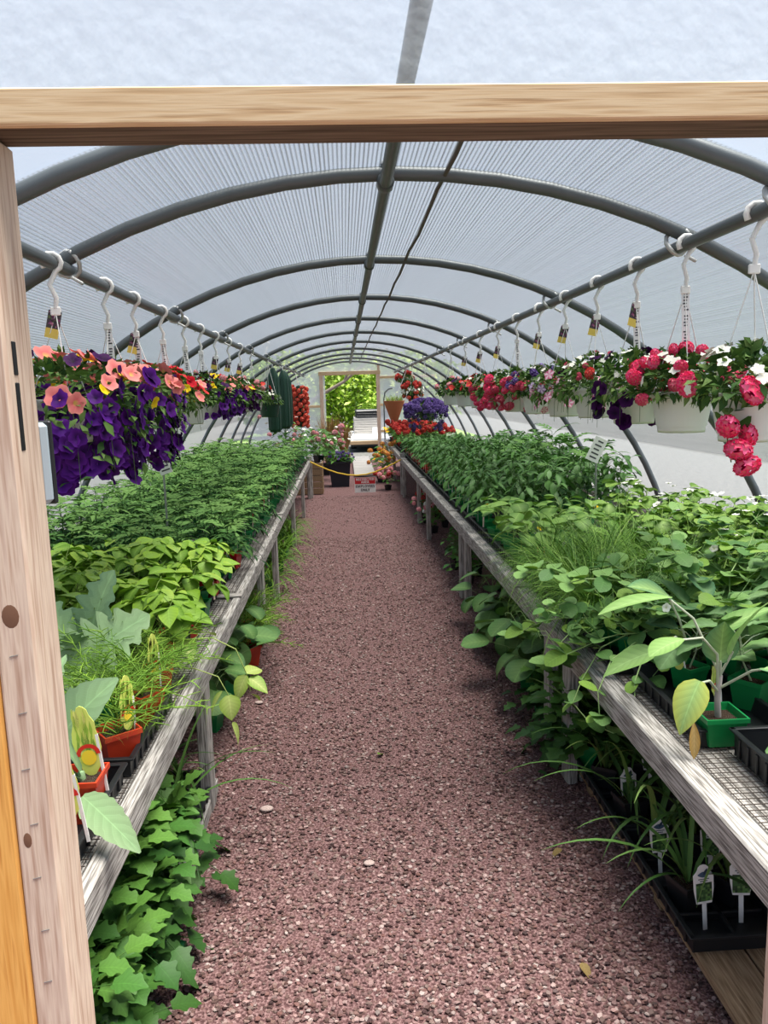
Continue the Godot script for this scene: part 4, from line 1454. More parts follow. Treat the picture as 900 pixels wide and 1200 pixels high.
# ---------------------------------------------------------------- right bench
func build_right_bench_plants() -> void:
	var y := TOP + 0.005
	# the kohlrabi in front, leaf by leaf
	var glau := [lin(124, 168, 96), lin(142, 182, 104), lin(106, 152, 108), lin(150, 190, 108)]
	var rib := lin(160, 196, 124)
	var stalk_c := lin(176, 184, 160)
	var o := thing("kohlrabi_plant", "large kohlrabi with long pale stalks in the front green pot", "potted plant", Vector3(1.06, y, -2.08), 0.0, "kohlrabi in green pots")
	part("pot", square_pot(0.122, 0.09, mat.green_pot), o)
	part("soil", pots.green[1], o, Transform3D(Basis.IDENTITY.scaled(Vector3(1.3, 1, 1.3)), Vector3(0, 0.001, 0)))
	stalk(o, [Vector3(0, 0.06, 0), Vector3(-0.005, 0.13, 0), Vector3(0.0, 0.2, 0.0)], 0.010, 0.008, lin(168, 160, 156), "stem")
	for e in [
		# stalk points, leaf end, width, tone
		[[Vector3(-0.005, 0.17, 0), Vector3(-0.02, 0.27, 0.02), Vector3(-0.07, 0.325, 0.03), Vector3(-0.13, 0.325, 0.04)], Vector3(-0.235, 0.29, 0.06), 0.075, 1],
		[[Vector3(-0.005, 0.15, 0), Vector3(-0.05, 0.20, 0.04), Vector3(-0.10, 0.21, 0.08)], Vector3(-0.165, 0.075, 0.11), 0.085, 4],
		[[Vector3(0, 0.19, 0), Vector3(-0.01, 0.25, 0.02)], Vector3(-0.015, 0.375, 0.04), 0.088, 2],
		[[Vector3(0, 0.2, 0), Vector3(0.02, 0.28, 0.03)], Vector3(0.08, 0.45, 0.10), 0.10, 3],
		[[Vector3(0, 0.16, 0), Vector3(0.05, 0.24, 0.08), Vector3(0.07, 0.26, 0.12)], Vector3(0.12, 0.27, 0.28), 0.09, 2],
		[[Vector3(0, 0.2, 0), Vector3(0.04, 0.3, -0.08)], Vector3(0.19, 0.38, -0.06), 0.11, 0],
		[[Vector3(0, 0.2, 0), Vector3(-0.08, 0.37, -0.01), Vector3(-0.15, 0.43, -0.02)], Vector3(-0.33, 0.37, -0.10), 0.09, 1]]:
		stalk(o, e[0], 0.0045, 0.003, stalk_c)
		var from: Vector3 = e[0][e[0].size() - 1]
		var tone: Color = lin(196, 208, 104) if e[3] == 4 else glau[e[3]]
		span_leaf(o, from - (e[1] - from) * 0.05, e[1], e[2] * 1.15, 3 if e[3] == 1 else 1, tone, rib, 0.5, 0.16, 9, r(-0.25, 0.25))
	# a dry leaf hanging below the yellow one
	span_leaf(o, Vector3(-0.115, 0.10, 0.09), Vector3(-0.12, 0.0, 0.11), 0.03, 0, lin(206, 164, 92), lin(222, 190, 130), 0.4, 0.5, 6, 0.0, "dull", "dry_leaf")
	var ks := [[Vector2(1.15, -2.47), "kohlrabi in the green pot behind the yellowing leaf"], [Vector2(1.28, -2.30), "kohlrabi in the green pot right of the front plant"], [Vector2(1.32, -2.56), "kohlrabi at the back corner of the tray of green pots"], [Vector2(1.19, -1.72), "kohlrabi in the green pot at the right edge of the doorway"]]
	for k in ks.size():
		put(protos.cabbage[k % 3], "kohlrabi_plant", Vector3(ks[k][0].x, y, ks[k][0].y), [0.4, 2.2, 4.0, 5.5][k], [1.0, 1.15, 1.2, 0.8][k], ks[k][1], "potted plant", "kohlrabi in green pots")
		if k == 0:
			var kp: Node3D = get_child(get_child_count() - 1)
			var inv := kp.transform.affine_inverse()
			var w := [Vector3(1.15, 0.74, -2.47), Vector3(1.05, 0.84, -2.36), Vector3(0.95, 0.81, -2.30)]
			stalk(kp, w.map(func(q): return inv * q), 0.0045, 0.003, stalk_c)
			span_leaf(kp, inv * Vector3(0.96, 0.815, -2.30), inv * Vector3(0.80, 0.73, -2.33), 0.12, 1, glau[1], rib, 0.5, 0.16, 9, -0.2)
			w = [Vector3(1.15, 0.74, -2.47), Vector3(1.08, 0.88, -2.40), Vector3(1.02, 0.98, -2.36)]
			stalk(kp, w.map(func(q): return inv * q), 0.0045, 0.003, stalk_c)
			span_leaf(kp, inv * Vector3(1.03, 0.97, -2.36), inv * Vector3(0.86, 1.04, -2.28), 0.11, 1, glau[2], rib, 0.5, 0.16, 9, -0.4)
	for k in 6:
		put(protos.cabbage[k % 3], "kohlrabi_plant", Vector3(1.45 + 0.22 * (k % 3), y, -2.15 - 0.3 * (k / 3) - r(0, 0.05)), r(0, TAU), r(1.1, 1.4), "tall leafy kohlrabi behind the front pots, %s from the aisle in the %s row" % [nth(k % 3), ["nearer", "farther"][k / 3]], "potted plant", "kohlrabi behind the front pots")
	fruit_tag(Vector3(1.115, y + 0.075, -2.20), 0.3, 1.0, "picture tag standing behind the yellowing kohlrabi leaf", 0.1)
	fruit_tag(Vector3(1.105, y + 0.075, -2.44), -0.2, 1.1, "picture tag in the farther green kohlrabi pot", 0.2)
	fruit_tag(Vector3(1.135, y + 0.085, -1.75), -0.1, 0.9, "picture tag at the right edge of the doorway", 0.0)
	# peas
	for i in 6:
		for j in 7:
			put(protos.pea[rng.randi() % 4] if j < 2 and i < 2 else protos.pea_block[rng.randi() % 4], "pea_plant", Vector3(1.05 + j * 0.2 + r(-0.04, 0.04), y, -2.78 - i * 0.19 + r(-0.03, 0.03)), r(0, TAU), r(1.0, 1.3), "scrambling pea plant at the aisle edge, %s from the kohlrabi" % nth(i) if j == 0 else "scrambling green pea plant, %s in the %s row back from the aisle" % [nth(i), nth(j)], "potted plant", "pea plants on the right bench") if not (j < 4 and i > 1) else null
	# a pea vine hanging over the edge
	var v := thing("pea_vine", "pea vine with round leaflets trailing over the right bench edge", "vine", Vector3(1.0, y + 0.05, -2.75))
	for w in [[Vector3(0.04, 0.06, 0), Vector3(-0.08, 0.03, 0.05), Vector3(-0.16, -0.08, 0.08), Vector3(-0.20, -0.16, 0.1), Vector3(-0.15, -0.22, 0.14), Vector3(-0.08, -0.24, 0.2)], [Vector3(0.03, 0.06, 0.1), Vector3(-0.08, 0.02, 0.16), Vector3(-0.14, -0.08, 0.2), Vector3(-0.14, -0.16, 0.22)], [Vector3(0.02, 0.05, -0.2), Vector3(-0.1, 0.06, -0.16), Vector3(-0.18, 0.0, -0.12), Vector3(-0.2, -0.08, -0.1)], [Vector3(0.02, 0.04, 0.2), Vector3(-0.04, -0.02, 0.28), Vector3(-0.06, -0.1, 0.34)]]:
		stalk(v, w, 0.0028, 0.0018, lin(160, 190, 120), "stem")
		for k in w.size():
			if k == 0:
				continue
			for e in 3:
				leaf_node(v, "pea", w[k] + Vector3(r(-0.01, 0.01), 0, r(-0.01, 0.01)), aim(r(0, TAU), r(-0.4, 0.5), r(-0.4, 0.4)), r(0.05, 0.075))
	# chives
	for i in 6:
		for j in 4:
			put(protos.chives[rng.randi() % 4], "chives_pot", Vector3(1.05 + j * 0.17 + r(-0.02, 0.02), y, -3.14 - i * 0.175 + r(-0.02, 0.02)), r(0, TAU), r(0.9, 1.1), "arching tuft of chives at the aisle edge, %s from the peas" % nth(i) if j == 0 else "arching tuft of chives, %s in the %s row back from the aisle" % [nth(i), nth(j)], "potted plant", "pots of chives")
	slim_tag(Vector3(1.02, y + 0.1, -4.05), 0.9, "red and white stake at the far end of the chives", "stakes by the chives", 0)
	slim_tag(Vector3(1.05, y + 0.1, -4.0), 0.7, "red and white stake beside the chives", "stakes by the chives", 0)
	# leafy plants with small white flowers behind the chives
	for i in 7:
		for j in 4:
			put(protos.strawberry[rng.randi() % 3], "strawberry_plant", Vector3(1.70 + j * 0.2 + r(-0.03, 0.03), y, -3.25 - i * 0.24 + r(-0.03, 0.03)), r(0, TAU), r(0.95, 1.3), "fresh green leafy plant behind the chives, %s in the %s row" % [nth(i), nth(j)], "potted plant", "leafy plants behind the chives")
	for i in 5:
		for j in 4:
			put(protos.cucumber[rng.randi() % 4], "cucumber_plant", Vector3(1.04 + j * 0.22 + r(-0.02, 0.02), y, -4.25 - i * 0.24 + r(-0.02, 0.02)), r(0, TAU), r(0.85, 1.15), "cucumber seedling in a green pot at the aisle edge, %s past the chives" % nth(i) if j == 0 else "round leaved cucumber seedling, %s in the %s row back from the aisle" % [nth(i), nth(j)], "potted plant", "cucumber seedlings")
	for k in 7:
		put(protos.grass[k % 4], "onion_plant", Vector3(1.25 + 0.13 * k, y, -4.35 + 0.1 * (k % 3)), r(0, TAU), 0.9, "upright onion plant with long blades behind the chives, %s from the aisle" % nth(k), "potted plant", "onion plants")
	for i in 17:
		for j in 5:
			var tall := j > 1 and i < 12
			var pr: Array = protos.tall_tomato if tall and (i + j) % 3 == 0 else protos.pepper
			put(pr[rng.randi() % 3], "pepper_plant", Vector3(1.05 + j * 0.24 + r(-0.03, 0.03), y, -5.55 - i * 0.235 + r(-0.03, 0.03)), r(0, TAU), r(0.85, 1.05) + j * 0.07, "dark green pepper plant on the right aisle edge, %s past the cucumbers" % nth(i) if j == 0 else "dark green pepper plant within the right block", "potted plant", "pepper plants along the right aisle" if j == 0 else "block of dark pepper plants")
		slim_tag(Vector3(0.985, y + 0.1, -5.5 - i * 0.235), -PI / 2 + r(-0.5, 0.5), "slim picture stake in a pot along the right bench", "picture stakes along the right bench", i % 2)
	for i in 14:
		for j in 4:
			put(protos.pepper[3 + rng.randi() % 2], "pepper_plant", Vector3(1.05 + j * 0.26, y, -9.6 - i * 0.235), r(0, TAU), r(0.9, 1.15), "leafy pepper plant in a red pot on the right aisle edge, %s along" % nth(i) if j == 0 else "leafy green pepper plant behind the red pots, %s in the %s row" % [nth(i), nth(j)], "potted plant", "pepper plants in red pots" if j == 0 else "pepper plants behind the red pots")
		slim_tag(Vector3(0.985, y + 0.1, -9.55 - i * 0.235), -PI / 2 + r(-0.5, 0.5), "slim picture stake in a red pot along the right bench", "picture stakes in the red pots", 0)
	for i in 13:
		for j in 3:
			put(protos.geranium[rng.randi() % 3], "geranium_plant", Vector3(1.06 + j * 0.3, y, -12.95 - i * 0.31), r(0, TAU), r(1.0, 1.2), "red geranium beside the aisle at the far right bench end, %s along" % nth(i) if j == 0 else "red geranium at the far right bench end, %s in the %s row" % [nth(i), nth(j)], "potted plant", "red geraniums beside the aisle" if j == 0 else "red geraniums behind the aisle row")
	sign_stake(Vector3(1.70, TOP, -5.15), 0.62, Vector2(0.09, 0.17), -0.45, "tilted grey label sign on a stake beside the right onions")

# ---------------------------------------------------------------- under the benches
func build_lower_left() -> void:
	for k in 9:
		var at := Vector3(-0.62 - 0.16 * (k % 2) + r(-0.03, 0.03), 0.10 + 0.05 * (k % 3), -1.62 - k * 0.105)
		var pw: String = ["lowest, by the door post", "second from the door post", "third from the door post", "below the overhanging artichoke leaf", "fifth from the door post", "sixth from the door post", "in front of the small bottle", "beside the mint", "farthest along, next to the mint"][k]
		put(protos.parsley[k % 3], "parsley_plant", Vector3(at.x - 0.06, 0.0, at.z), r(0, TAU), 1.12 + r(0, 0.15), "bright green cut leaved parsley under the left bench, " + pw, "potted plant", "parsley under the left bench")
	for k in 8:
		put(protos.parsley[k % 3], "parsley_plant", Vector3(-0.74 - 0.1 * (k % 2), 0.12, -1.55 - k * 0.1), r(0, TAU), 1.25, "taller cut leaved parsley under the left bench rail, %s from the door post" % nth(k), "potted plant", "taller parsley under the left bench rail")
	for k in 3:
		put(protos.mint[k % 2], "mint_plant", Vector3(-0.66 - 0.04 * k, 0.0, -2.34 - k * 0.09), r(0, TAU), 1.25, "small leaved mint under the left bench, %s from the parsley" % nth(k), "potted plant", "mint under the left bench")
	for k in 4:
		put(protos.grass[k], "grassy_plant", Vector3(-0.68 - 0.13 * (k % 2), 0.066, -2.62 - 0.24 * (k / 2)), [0.4, 1.9, 3.0, 4.4][k], 1.05, "young grassy plant in the black tray under the left bench, " + ["nearest the path", "second, deeper in", "third, beside the path", "fourth, at the back"][k], "potted plant", "grassy plants under the left bench")
	for k in 5:
		put(protos.squash[k % 3], "squash_plant", Vector3(-0.72 - 0.1 * (k % 2), 0.0, -3.7 - k * 0.23), r(0, TAU), 1.1, "dark green squash plant under the left bench, %s along" % nth(k), "potted plant", "squash under the left bench")
	for k in 4:
		put(protos.dill[k % 3], "dill_plant", Vector3(-0.66 - 0.08 * (k % 2), 0.0, -4.6 - k * 0.22), r(0, TAU), 1.5, "feathery bright green plant under the left bench, %s past the squash" % nth(k), "potted plant", "feathery plants under the left bench")
	for k in 9:
		put(protos.lily[k % 3], "lily_plant", Vector3(-0.68 - 0.1 * (k % 2), 0.0, -6.5 - k * 0.34), r(0, TAU), r(0.8, 1.0), "clump of strap leaved lilies under the far left bench, %s along" % nth(k), "potted plant", "lilies under the left bench")
	for k in 6:
		put(protos.bush[k % 3], "leafy_plant", Vector3(-0.95, 0.0, -3.6 - k * 0.5), r(0, TAU), 1.4, "dark leafy plant in the shade deep under the left bench", "potted plant", "leafy plants in the shade of the left bench")
	# bottle with a green cap lying by the path
	var o := thing("small_bottle", "small clear bottle with a green cap lying under the parsley", "bottle", Vector3(-0.56, 0.02, -2.12), -0.3)
	var b := M.new()
	b.tube([Vector3(-0.10, 0.005, 0), Vector3(-0.02, 0.005, 0), Vector3(0.0, 0.005, 0)], 0.022, 0.012, 12)
	part("body", b.done(mat.panel), o)
	b = M.new()
	b.tube([Vector3(-0.002, 0.005, 0), Vector3(0.025, 0.005, 0)], 0.015, 0.015, 12)
	part("cap", b.done(mat.green_pot), o)

func build_lower_right() -> void:
	var g := [Vector2(0.99, -2.08), Vector2(1.13, -2.1), Vector2(0.99, -2.33), Vector2(1.13, -2.33), Vector2(0.99, -2.56), Vector2(1.13, -2.6), Vector2(0.99, -2.82), Vector2(1.13, -2.85)]
	var lb := ["nearest the aisle at the tray front", "right of it at the tray front", "beside the aisle, second in the tray", "second in the back row of the tray", "beside the aisle, third in the trays", "third in the back row of the trays", "beside the aisle at the far end of the trays", "at the far end of the back row of the trays"]
	for k in g.size():
		put(protos.grass[k % 4], "grassy_plant", Vector3(g[k].x, 0.082, g[k].y), [0.3, 2.1, 4.4, 1.0, 3.3, 5.2, 2.6, 0.9][k], r(0.95, 1.2), "grassy seedling in black pot, " + lb[k], "potted plant", "grassy seedlings in the low trays")
	for e in [[Vector3(0.995, 0.16, -1.99), 0.15, "white picture tag nearest the corner of the low tray"], [Vector3(1.115, 0.165, -2.01), -0.1, "white picture tag in the right corner of the low tray"], [Vector3(0.975, 0.15, -2.26), 0.1, "white picture tag left in the middle of the low tray"], [Vector3(1.125, 0.15, -2.22), -0.15, "white picture tag half hidden by blades right of the middle"], [Vector3(1.00, 0.15, -2.60), 0.2, "white picture tag highest up the low trays"], [Vector3(1.15, 0.16, -2.78), 0.0, "white picture tag deep behind the far grass"]]:
		herb_tag(e[0], e[1], e[2])
	for k in 7:
		put(protos.parsley[k % 3], "celery_plant", Vector3(0.98 + 0.15 * (k % 2), 0.0 if k > 1 else 0.08, -2.98 - k * 0.10), r(0, TAU), 1.1 + r(0, 0.15) + (0.15 if k < 4 else 0.0), "leafy celery by the near right bench legs, %s from the grassy trays" % nth(k), "potted plant", "celery under the right bench")
	var b := M.new()
	b.box(Vector3(0, 0.035, 0), Vector3(0.36, 0.07, 0.5), 0.004)
	solo("timber_block", b.done(mat.grey_z), "low grey timber under the celery pots", "timber", Vector3(1.12, 0, -3.25))
	for k in 9:
		put(protos.squash[k % 3], "squash_plant", Vector3(0.97 + 0.16 * (k % 2), 0.0, -3.7 - k * 0.17), r(0, TAU), 1.2, "broad leaved squash plant under the right bench, %s along" % nth(k), "potted plant", "squash under the right bench")
	for k in 4:
		put(protos.bush[k % 3], "leafy_plant", Vector3(1.0 + 0.14 * (k % 2), 0.0, -6.4 - k * 0.3), r(0, TAU), 1.1, "light green bushy plant under the right bench, %s past the squash" % nth(k), "potted plant", "bushy plants under the right bench")
	for k in 6:
		var o := put(protos.bush[k % 3], "flowering_plant", Vector3(1.0 + 0.18 * (k % 2), 0.0, -8.9 - k * 0.35), r(0, TAU), 0.95, "low red and white flowered plant under the far right bench, %s along" % nth(k), "potted plant", "flowering plants under the right bench")
		for j in 9:
			flower_node(o, ["cluster_blush", "cluster_red", "cluster_white"][j % 3], Vector3(r(-0.18, 0.18), r(0.24, 0.36), r(-0.18, 0.18)), Vector3.UP, 0.035)
	for k in 6:
		put(protos.bush[k % 3], "leafy_plant", Vector3(1.28, 0.0, -3.4 - k * 0.55), r(0, TAU), 1.4, "dark leafy plant in the shade deep under the right bench", "potted plant", "leafy plants in the shade of the right bench")

# ---------------------------------------------------------------- hanging baskets
var basket_leaves := []
var hang := {}

func make_hanging_meshes() -> void:
	for e in [[0.185, 0.15, 0.05], [0.21, 0.16, 0.18], [0.30, 0.15, 0.32]]:
		var fo := M.new()
		for k in (900 if e[2] > 0.3 else 560):
			var a := r(0, TAU)
			var t := r(-1.0 if e[2] > 0.3 else -0.55, 1.0)
			var n: Vector3
			var at: Vector3
			if t > -0.15:
				var el := asin(clampf(t + 0.1, 0, 1))
				n = Vector3(cos(a) * cos(el), sin(el), sin(a) * cos(el))
				at = Vector3(n.x * e[0], n.y * e[1], n.z * e[0]) * r(0.55, 1.0)
			else:
				var rr: float = e[0] * r(0.62, 0.98)
				n = Vector3(cos(a), -0.3, sin(a))
				at = Vector3(cos(a) * rr, e[2] * (t + 0.15) * r(0.3, 1.1), sin(a) * rr)
			stamp(fo, "basket_leaf", at, facing(n) * aim(r(-1.6, 1.6), r(-0.8, 0.8), r(-0.6, 0.6)), r(0.028, 0.06))
		for k in 14:
			var a := TAU * k / 14.0 + r(-0.2, 0.2)
			var d := Vector3(cos(a), 0, sin(a))
			fo.col = lin(96, 120, 66)
			fo.tube([Vector3(0, 0.0, 0), d * float(e[0]) * 0.6 + Vector3(0, 0.05, 0), d * float(e[0]) * 0.9 + Vector3(0, -float(e[2]) * 0.4, 0), d * float(e[0]) * 0.92 + Vector3(0, -float(e[2]) * r(0.6, 1.0), 0)], 0.002, 0.001, 3, false)
		basket_leaves.append(fo.done(mat.dull))
	# hook over the pipe with a twisted band below
	var b := M.new()
	var q := []
	for k in 9:
		var a := -2.2 + k * 0.62
		q.append(Vector3(sin(a) * 0.031, cos(a) * 0.031, 0))
	q.append(Vector3(-0.012, -0.075, 0.004))
	q.append(Vector3(0.006, -0.12, -0.004))
	q.append(Vector3(0, -0.155, 0))
	b.tube(q, 0.0105, 0.0085, 6)
	b.box(Vector3(0, -0.165, 0), Vector3(0.035, 0.03, 0.012), 0.003)
	hang["hook"] = b.done(mat.white)
	for h in ["card", "card_flip"]:
		b = M.new()
		b.col = lin(70, 60, 62)
		b.box(Vector3(0, -0.035, 0), Vector3(0.046, 0.062, 0.0014))
		b.col = lin(226, 200, 92)
		b.box(Vector3(0, -0.083, 0), Vector3(0.046, 0.034, 0.0014))
		for z in [0.0012, -0.0012]:
			for k in 26:
				b.col = [lin(140, 70, 120), lin(96, 110, 70), lin(180, 110, 140), lin(60, 50, 56)][k % 4]
				b.box(Vector3(r(-0.018, 0.018), -0.035 + r(-0.026, 0.026), z), Vector3(r(0.004, 0.012), r(0.004, 0.01), 0.0004))
		hang[h] = b.done(mat.print)
	b = M.new()
	b.col = lin(236, 236, 236)
	b.box(Vector3(0, -0.11, 0), Vector3(0.03, 0.22, 0.0014))
	b.col = lin(60, 60, 66)
	for z in [0.0012, -0.0012]:
		for k in 16:
			if k in [6, 11]:
				continue
			b.box(Vector3(r(-0.003, 0.003), -0.02 - k * 0.0115, z), Vector3(r(0.010, 0.017), 0.0055, 0.0004))
		b.box(Vector3(0, -0.205, z), Vector3(0.016, 0.014, 0.0004))
	hang["strip"] = b.done(mat.print)
	for e in [["white", mat.white_pot], ["dark", mat.dark_pot]]:
		hang["pot_" + e[0]] = round_pot(0.115, 0.155, e[1], 28)
	var sl := M.new()
	sl.lathe([Vector2(0.108, 0.125), Vector2(0.06, 0.135), Vector2(0.001, 0.137)], 16)
	hang["soil"] = sl.done(mat.soil)

func basket(x: float, z: float, pipe_y: float, rim_y: float, pot: String, size: int, mix: Array, label: String, hang_tag := "", spread := 1.0) -> Node3D:
	var o := thing("hanging_basket", label, "hanging basket", Vector3(x, rim_y - 0.155, z), r(0, TAU), "hanging flower baskets")
	part("pot", hang["pot_" + pot], o)
	part("soil", hang.soil, o)
	var up := pipe_y - (rim_y - 0.155)
	part("hook", hang.hook, o, Transform3D(Basis(Vector3.UP, -o.rotation.y + r(-0.3, 0.3)), Vector3(0, up, 0)))
	for k in 3:
		var a := TAU * k / 3.0
		var b := M.new()
		b.tube([Vector3(0, up - 0.17, 0), Vector3(cos(a) * 0.112, 0.15, sin(a) * 0.112)], 0.0022, 0.0022, 4, false)
		part("string", b.done(mat.cord), o)
	var s: Array = [[0.185, 0.15, 0.05], [0.21, 0.16, 0.18], [0.30, 0.15, 0.32]][size]
	var fo := part("foliage", basket_leaves[size], o, Transform3D(Basis(Vector3.UP, r(0, TAU)).scaled(Vector3.ONE * spread), Vector3(0, 0.155, 0)))
	fo.set_meta("kind", "stuff")
	for e in mix:
		for k in e[1]:
			var a := r(0, TAU)
			var n: Vector3
			var at: Vector3
			if e[3] == 0:
				var el := asin(r(0.25, 1.0))
				n = Vector3(cos(a) * cos(el), sin(el), sin(a) * cos(el))
				at = Vector3(n.x * s[0], n.y * s[1], n.z * s[0])
			elif e[3] == 1:
				var el := r(-0.1, 0.5)
				n = Vector3(cos(a), el, sin(a)).normalized()
				at = Vector3(cos(a) * s[0] * (1.0 - 0.2 * el), s[1] * el + r(-0.02, 0.02), sin(a) * s[0])
			elif e[3] == 3:
				n = Vector3(cos(a), 0.25, sin(a)).normalized()
				at = Vector3(cos(a), 0, sin(a)) * s[0] * r(0.62, 0.9) + Vector3(0, r(-0.17, 0.03), 0)
			else:
				n = Vector3(cos(a), 0.15, sin(a)).normalized()
				var dp := pow(r(0, 1), 0.75)
				at = Vector3(cos(a) * s[0], 0, sin(a) * s[0]) * (1.02 - 0.3 * dp * dp) * r(0.8, 1.02) + Vector3(0, 0.04 - s[2] * dp * 1.05, 0)
			flower_node(o, e[0], at * spread + Vector3(0, 0.155, 0) + n * 0.012, n, e[2] * r(0.85, 1.15))
	if hang_tag:
		for w in hang_tag.split(","):
			part("picture_tag" if w == "card" else "label_strip", hang[w], o, Transform3D(Basis(Vector3.UP, -o.rotation.y + r(-0.4, 0.4)) * Basis(Vector3.BACK, -0.25 if w == "card" else 0.04), Vector3(0, up - 0.16, 0)))
	return o

func build_baskets() -> void:
	make_hanging_meshes()
	var py := 2.13
	var X := -1.0
	basket(X, -2.83, py, 1.66, "white", 2, [["petunia_purple", 200, 0.032, 2], ["petunia_violet", 50, 0.033, 2], ["petunia_salmon", 20, 0.038, 0], ["petunia_yellow", 6, 0.03, 0], ["petunia_plum", 9, 0.035, 0], ["petunia_purple", 8, 0.035, 1], ["petunia_salmon", 14, 0.036, 1], ["petunia_yellow", 4, 0.026, 1], ["petunia_purple", 60, 0.033, 3]], "white basket nearest the left post, smothered in deep purple petunias", "card")
	basket(X, -3.43, py, 1.66, "white", 2, [["petunia_purple", 200, 0.032, 2], ["petunia_violet", 46, 0.033, 2], ["petunia_purple", 8, 0.034, 1], ["petunia_salmon", 14, 0.035, 1], ["petunia_purple", 50, 0.033, 3], ["petunia_salmon", 20, 0.038, 0], ["petunia_plum", 6, 0.034, 0], ["petunia_yellow", 4, 0.026, 1]], "white basket of trailing purple petunias topped with salmon blooms", "strip")
	basket(X, -3.88, py, 1.66, "white", 1, [["petunia_salmon", 22, 0.034, 0], ["petunia_coral", 8, 0.034, 0], ["petunia_purple", 14, 0.032, 2]], "basket of salmon and coral petunias on the left pipe", "card,strip")
	basket(X, -4.45, py, 1.65, "white", 1, [["petunia_red", 16, 0.034, 0], ["petunia_coral", 16, 0.034, 0], ["petunia_salmon", 8, 0.034, 1], ["petunia_yellow", 5, 0.026, 1]], "basket of red and coral petunias on the left pipe", "strip")
	basket(X, -5.05, py, 1.64, "white", 0, [["petunia_plum", 16, 0.03, 0], ["petunia_red", 6, 0.03, 0], ["star_white", 16, 0.016, 0], ["petunia_yellow", 5, 0.025, 1]], "white basket showing its bare pot below plum and red flowers", "strip")
	basket(X, -5.6, py, 1.66, "white", 1, [["petunia_purple", 70, 0.032, 2], ["petunia_plum", 12, 0.03, 0], ["petunia_yellow", 4, 0.028, 0], ["cluster_blush", 6, 0.025, 0]], "basket of purple petunias just past the bare white pot", "strip")
	basket(X, -6.25, py, 1.66, "white", 1, [["petunia_purple", 70, 0.032, 2], ["petunia_red", 10, 0.03, 0], ["petunia_salmon", 10, 0.03, 0]], "basket of purple petunias under red and salmon blooms, mid left pipe", "card")
	basket(X, -6.95, py, 1.66, "white", 1, [["petunia_salmon", 14, 0.03, 0], ["star_white", 24, 0.017, 0], ["petunia_plum", 22, 0.03, 2], ["petunia_yellow", 3, 0.03, 0]], "basket of salmon and cream flowers with plum trailers", "card")
	basket(X, -7.7, py, 1.66, "white", 1, [["cluster_blush", 12, 0.03, 0], ["petunia_coral", 10, 0.032, 0], ["petunia_plum", 20, 0.03, 2]], "basket of blush and coral flowers before the green pot", "card")
	basket(X, -8.6, py, 1.66, "white", 1, [["petunia_coral", 14, 0.032, 0], ["petunia_plum", 12, 0.03, 2], ["star_white", 16, 0.022, 1]], "farthest coral basket on the left pipe")
	basket(X, -10.4, py, 1.53, "dark", 0, [["star_white", 16, 0.016, 0]], "sparse dark green hanging pot on the left pipe", "", 0.75).scale = Vector3.ONE * 1.25
	X = 1.29
	py = 2.165
	basket(X, -2.42, py, 1.62, "white", 0, [["star_white", 24, 0.026, 0], ["cluster_pink", 8, 0.040, 2], ["star_white", 8, 0.022, 1], ["petunia_yellow", 3, 0.018, 1]], "white basket of white blooms at the right edge of the doorway")
	var vt := thing("verbena_spray", "hot pink verbena heads hanging in front of the rightmost white pot", "flowers", Vector3(1.16, 1.50, -2.33))
	stalk(vt, [Vector3(0.13, 0.13, -0.08), Vector3(0.05, 0.13, -0.02), Vector3(0.0, 0.03, 0.02), Vector3(0.02, -0.09, 0.03)], 0.003, 0.002, lin(90, 120, 66), "stem")
	for e in [[Vector3(0.0, 0.02, 0.04), 0.045], [Vector3(0.03, -0.05, 0.05), 0.05], [Vector3(0.06, -0.10, 0.05), 0.045], [Vector3(0.075, -0.01, 0.02), 0.04]]:
		flower_node(vt, "cluster_pink", e[0], Vector3(-0.2, 0.4, 1), e[1])
	for k in 16:
		leaf_node(vt, "basket_leaf", Vector3(r(-0.02, 0.1), r(0.04, 0.14), r(-0.03, 0.04)), aim(r(0, TAU), r(-0.6, 0.6)), r(0.05, 0.09))
	basket(X, -2.91, py, 1.625, "white", 0, [["cluster_pink", 29, 0.029, 0], ["star_white", 28, 0.020, 0], ["cluster_pink", 3, 0.040, 1], ["cluster_rose", 8, 0.028, 1]], "white pot of hot pink verbena and white flowers", "strip")
	basket(X, -3.40, py, 1.64, "white", 1, [["petunia_plum", 26, 0.032, 2], ["cluster_red", 5, 0.03, 0], ["star_white", 28, 0.016, 0], ["petunia_plum", 6, 0.034, 0]], "white pot trailing dark plum petunias below small red and white flowers", "card,strip")
	basket(X, -3.93, py, 1.65, "white", 1, [["star_magenta", 14, 0.03, 2], ["star_white", 48, 0.016, 0], ["cluster_rose", 11, 0.018, 0], ["petunia_plum", 3, 0.036, 0]], "white basket of airy foliage with magenta striped star flowers", "card")
	basket(X, -4.49, py, 1.64, "white", 1, [["star_magenta", 22, 0.032, 2], ["star_violet", 6, 0.03, 1], ["star_white", 24, 0.016, 0], ["star_magenta", 6, 0.03, 0]], "white basket densely hung with magenta and white star flowers", "card")
	basket(X, -5.1, py, 1.64, "white", 0, [["cluster_violet", 9, 0.034, 0], ["cluster_rose", 16, 0.032, 1], ["star_white", 16, 0.022, 0], ["star_violet", 6, 0.03, 2]], "white basket of lavender, rose and white blooms", "card")
	basket(X, -5.75, py, 1.64, "white", 1, [["cluster_rose", 19, 0.038, 2], ["cluster_pink", 19, 0.036, 1], ["cluster_red", 4, 0.04, 0], ["star_white", 12, 0.022, 0]], "white basket with dense crimson pink clusters spilling to its left", "strip")
	basket(X, -6.45, py, 1.64, "white", 1, [["cluster_pink", 22, 0.037, 2], ["star_white", 24, 0.024, 0], ["cluster_rose", 13, 0.032, 1]], "basket of pink clusters with a white flowering crown", "card")
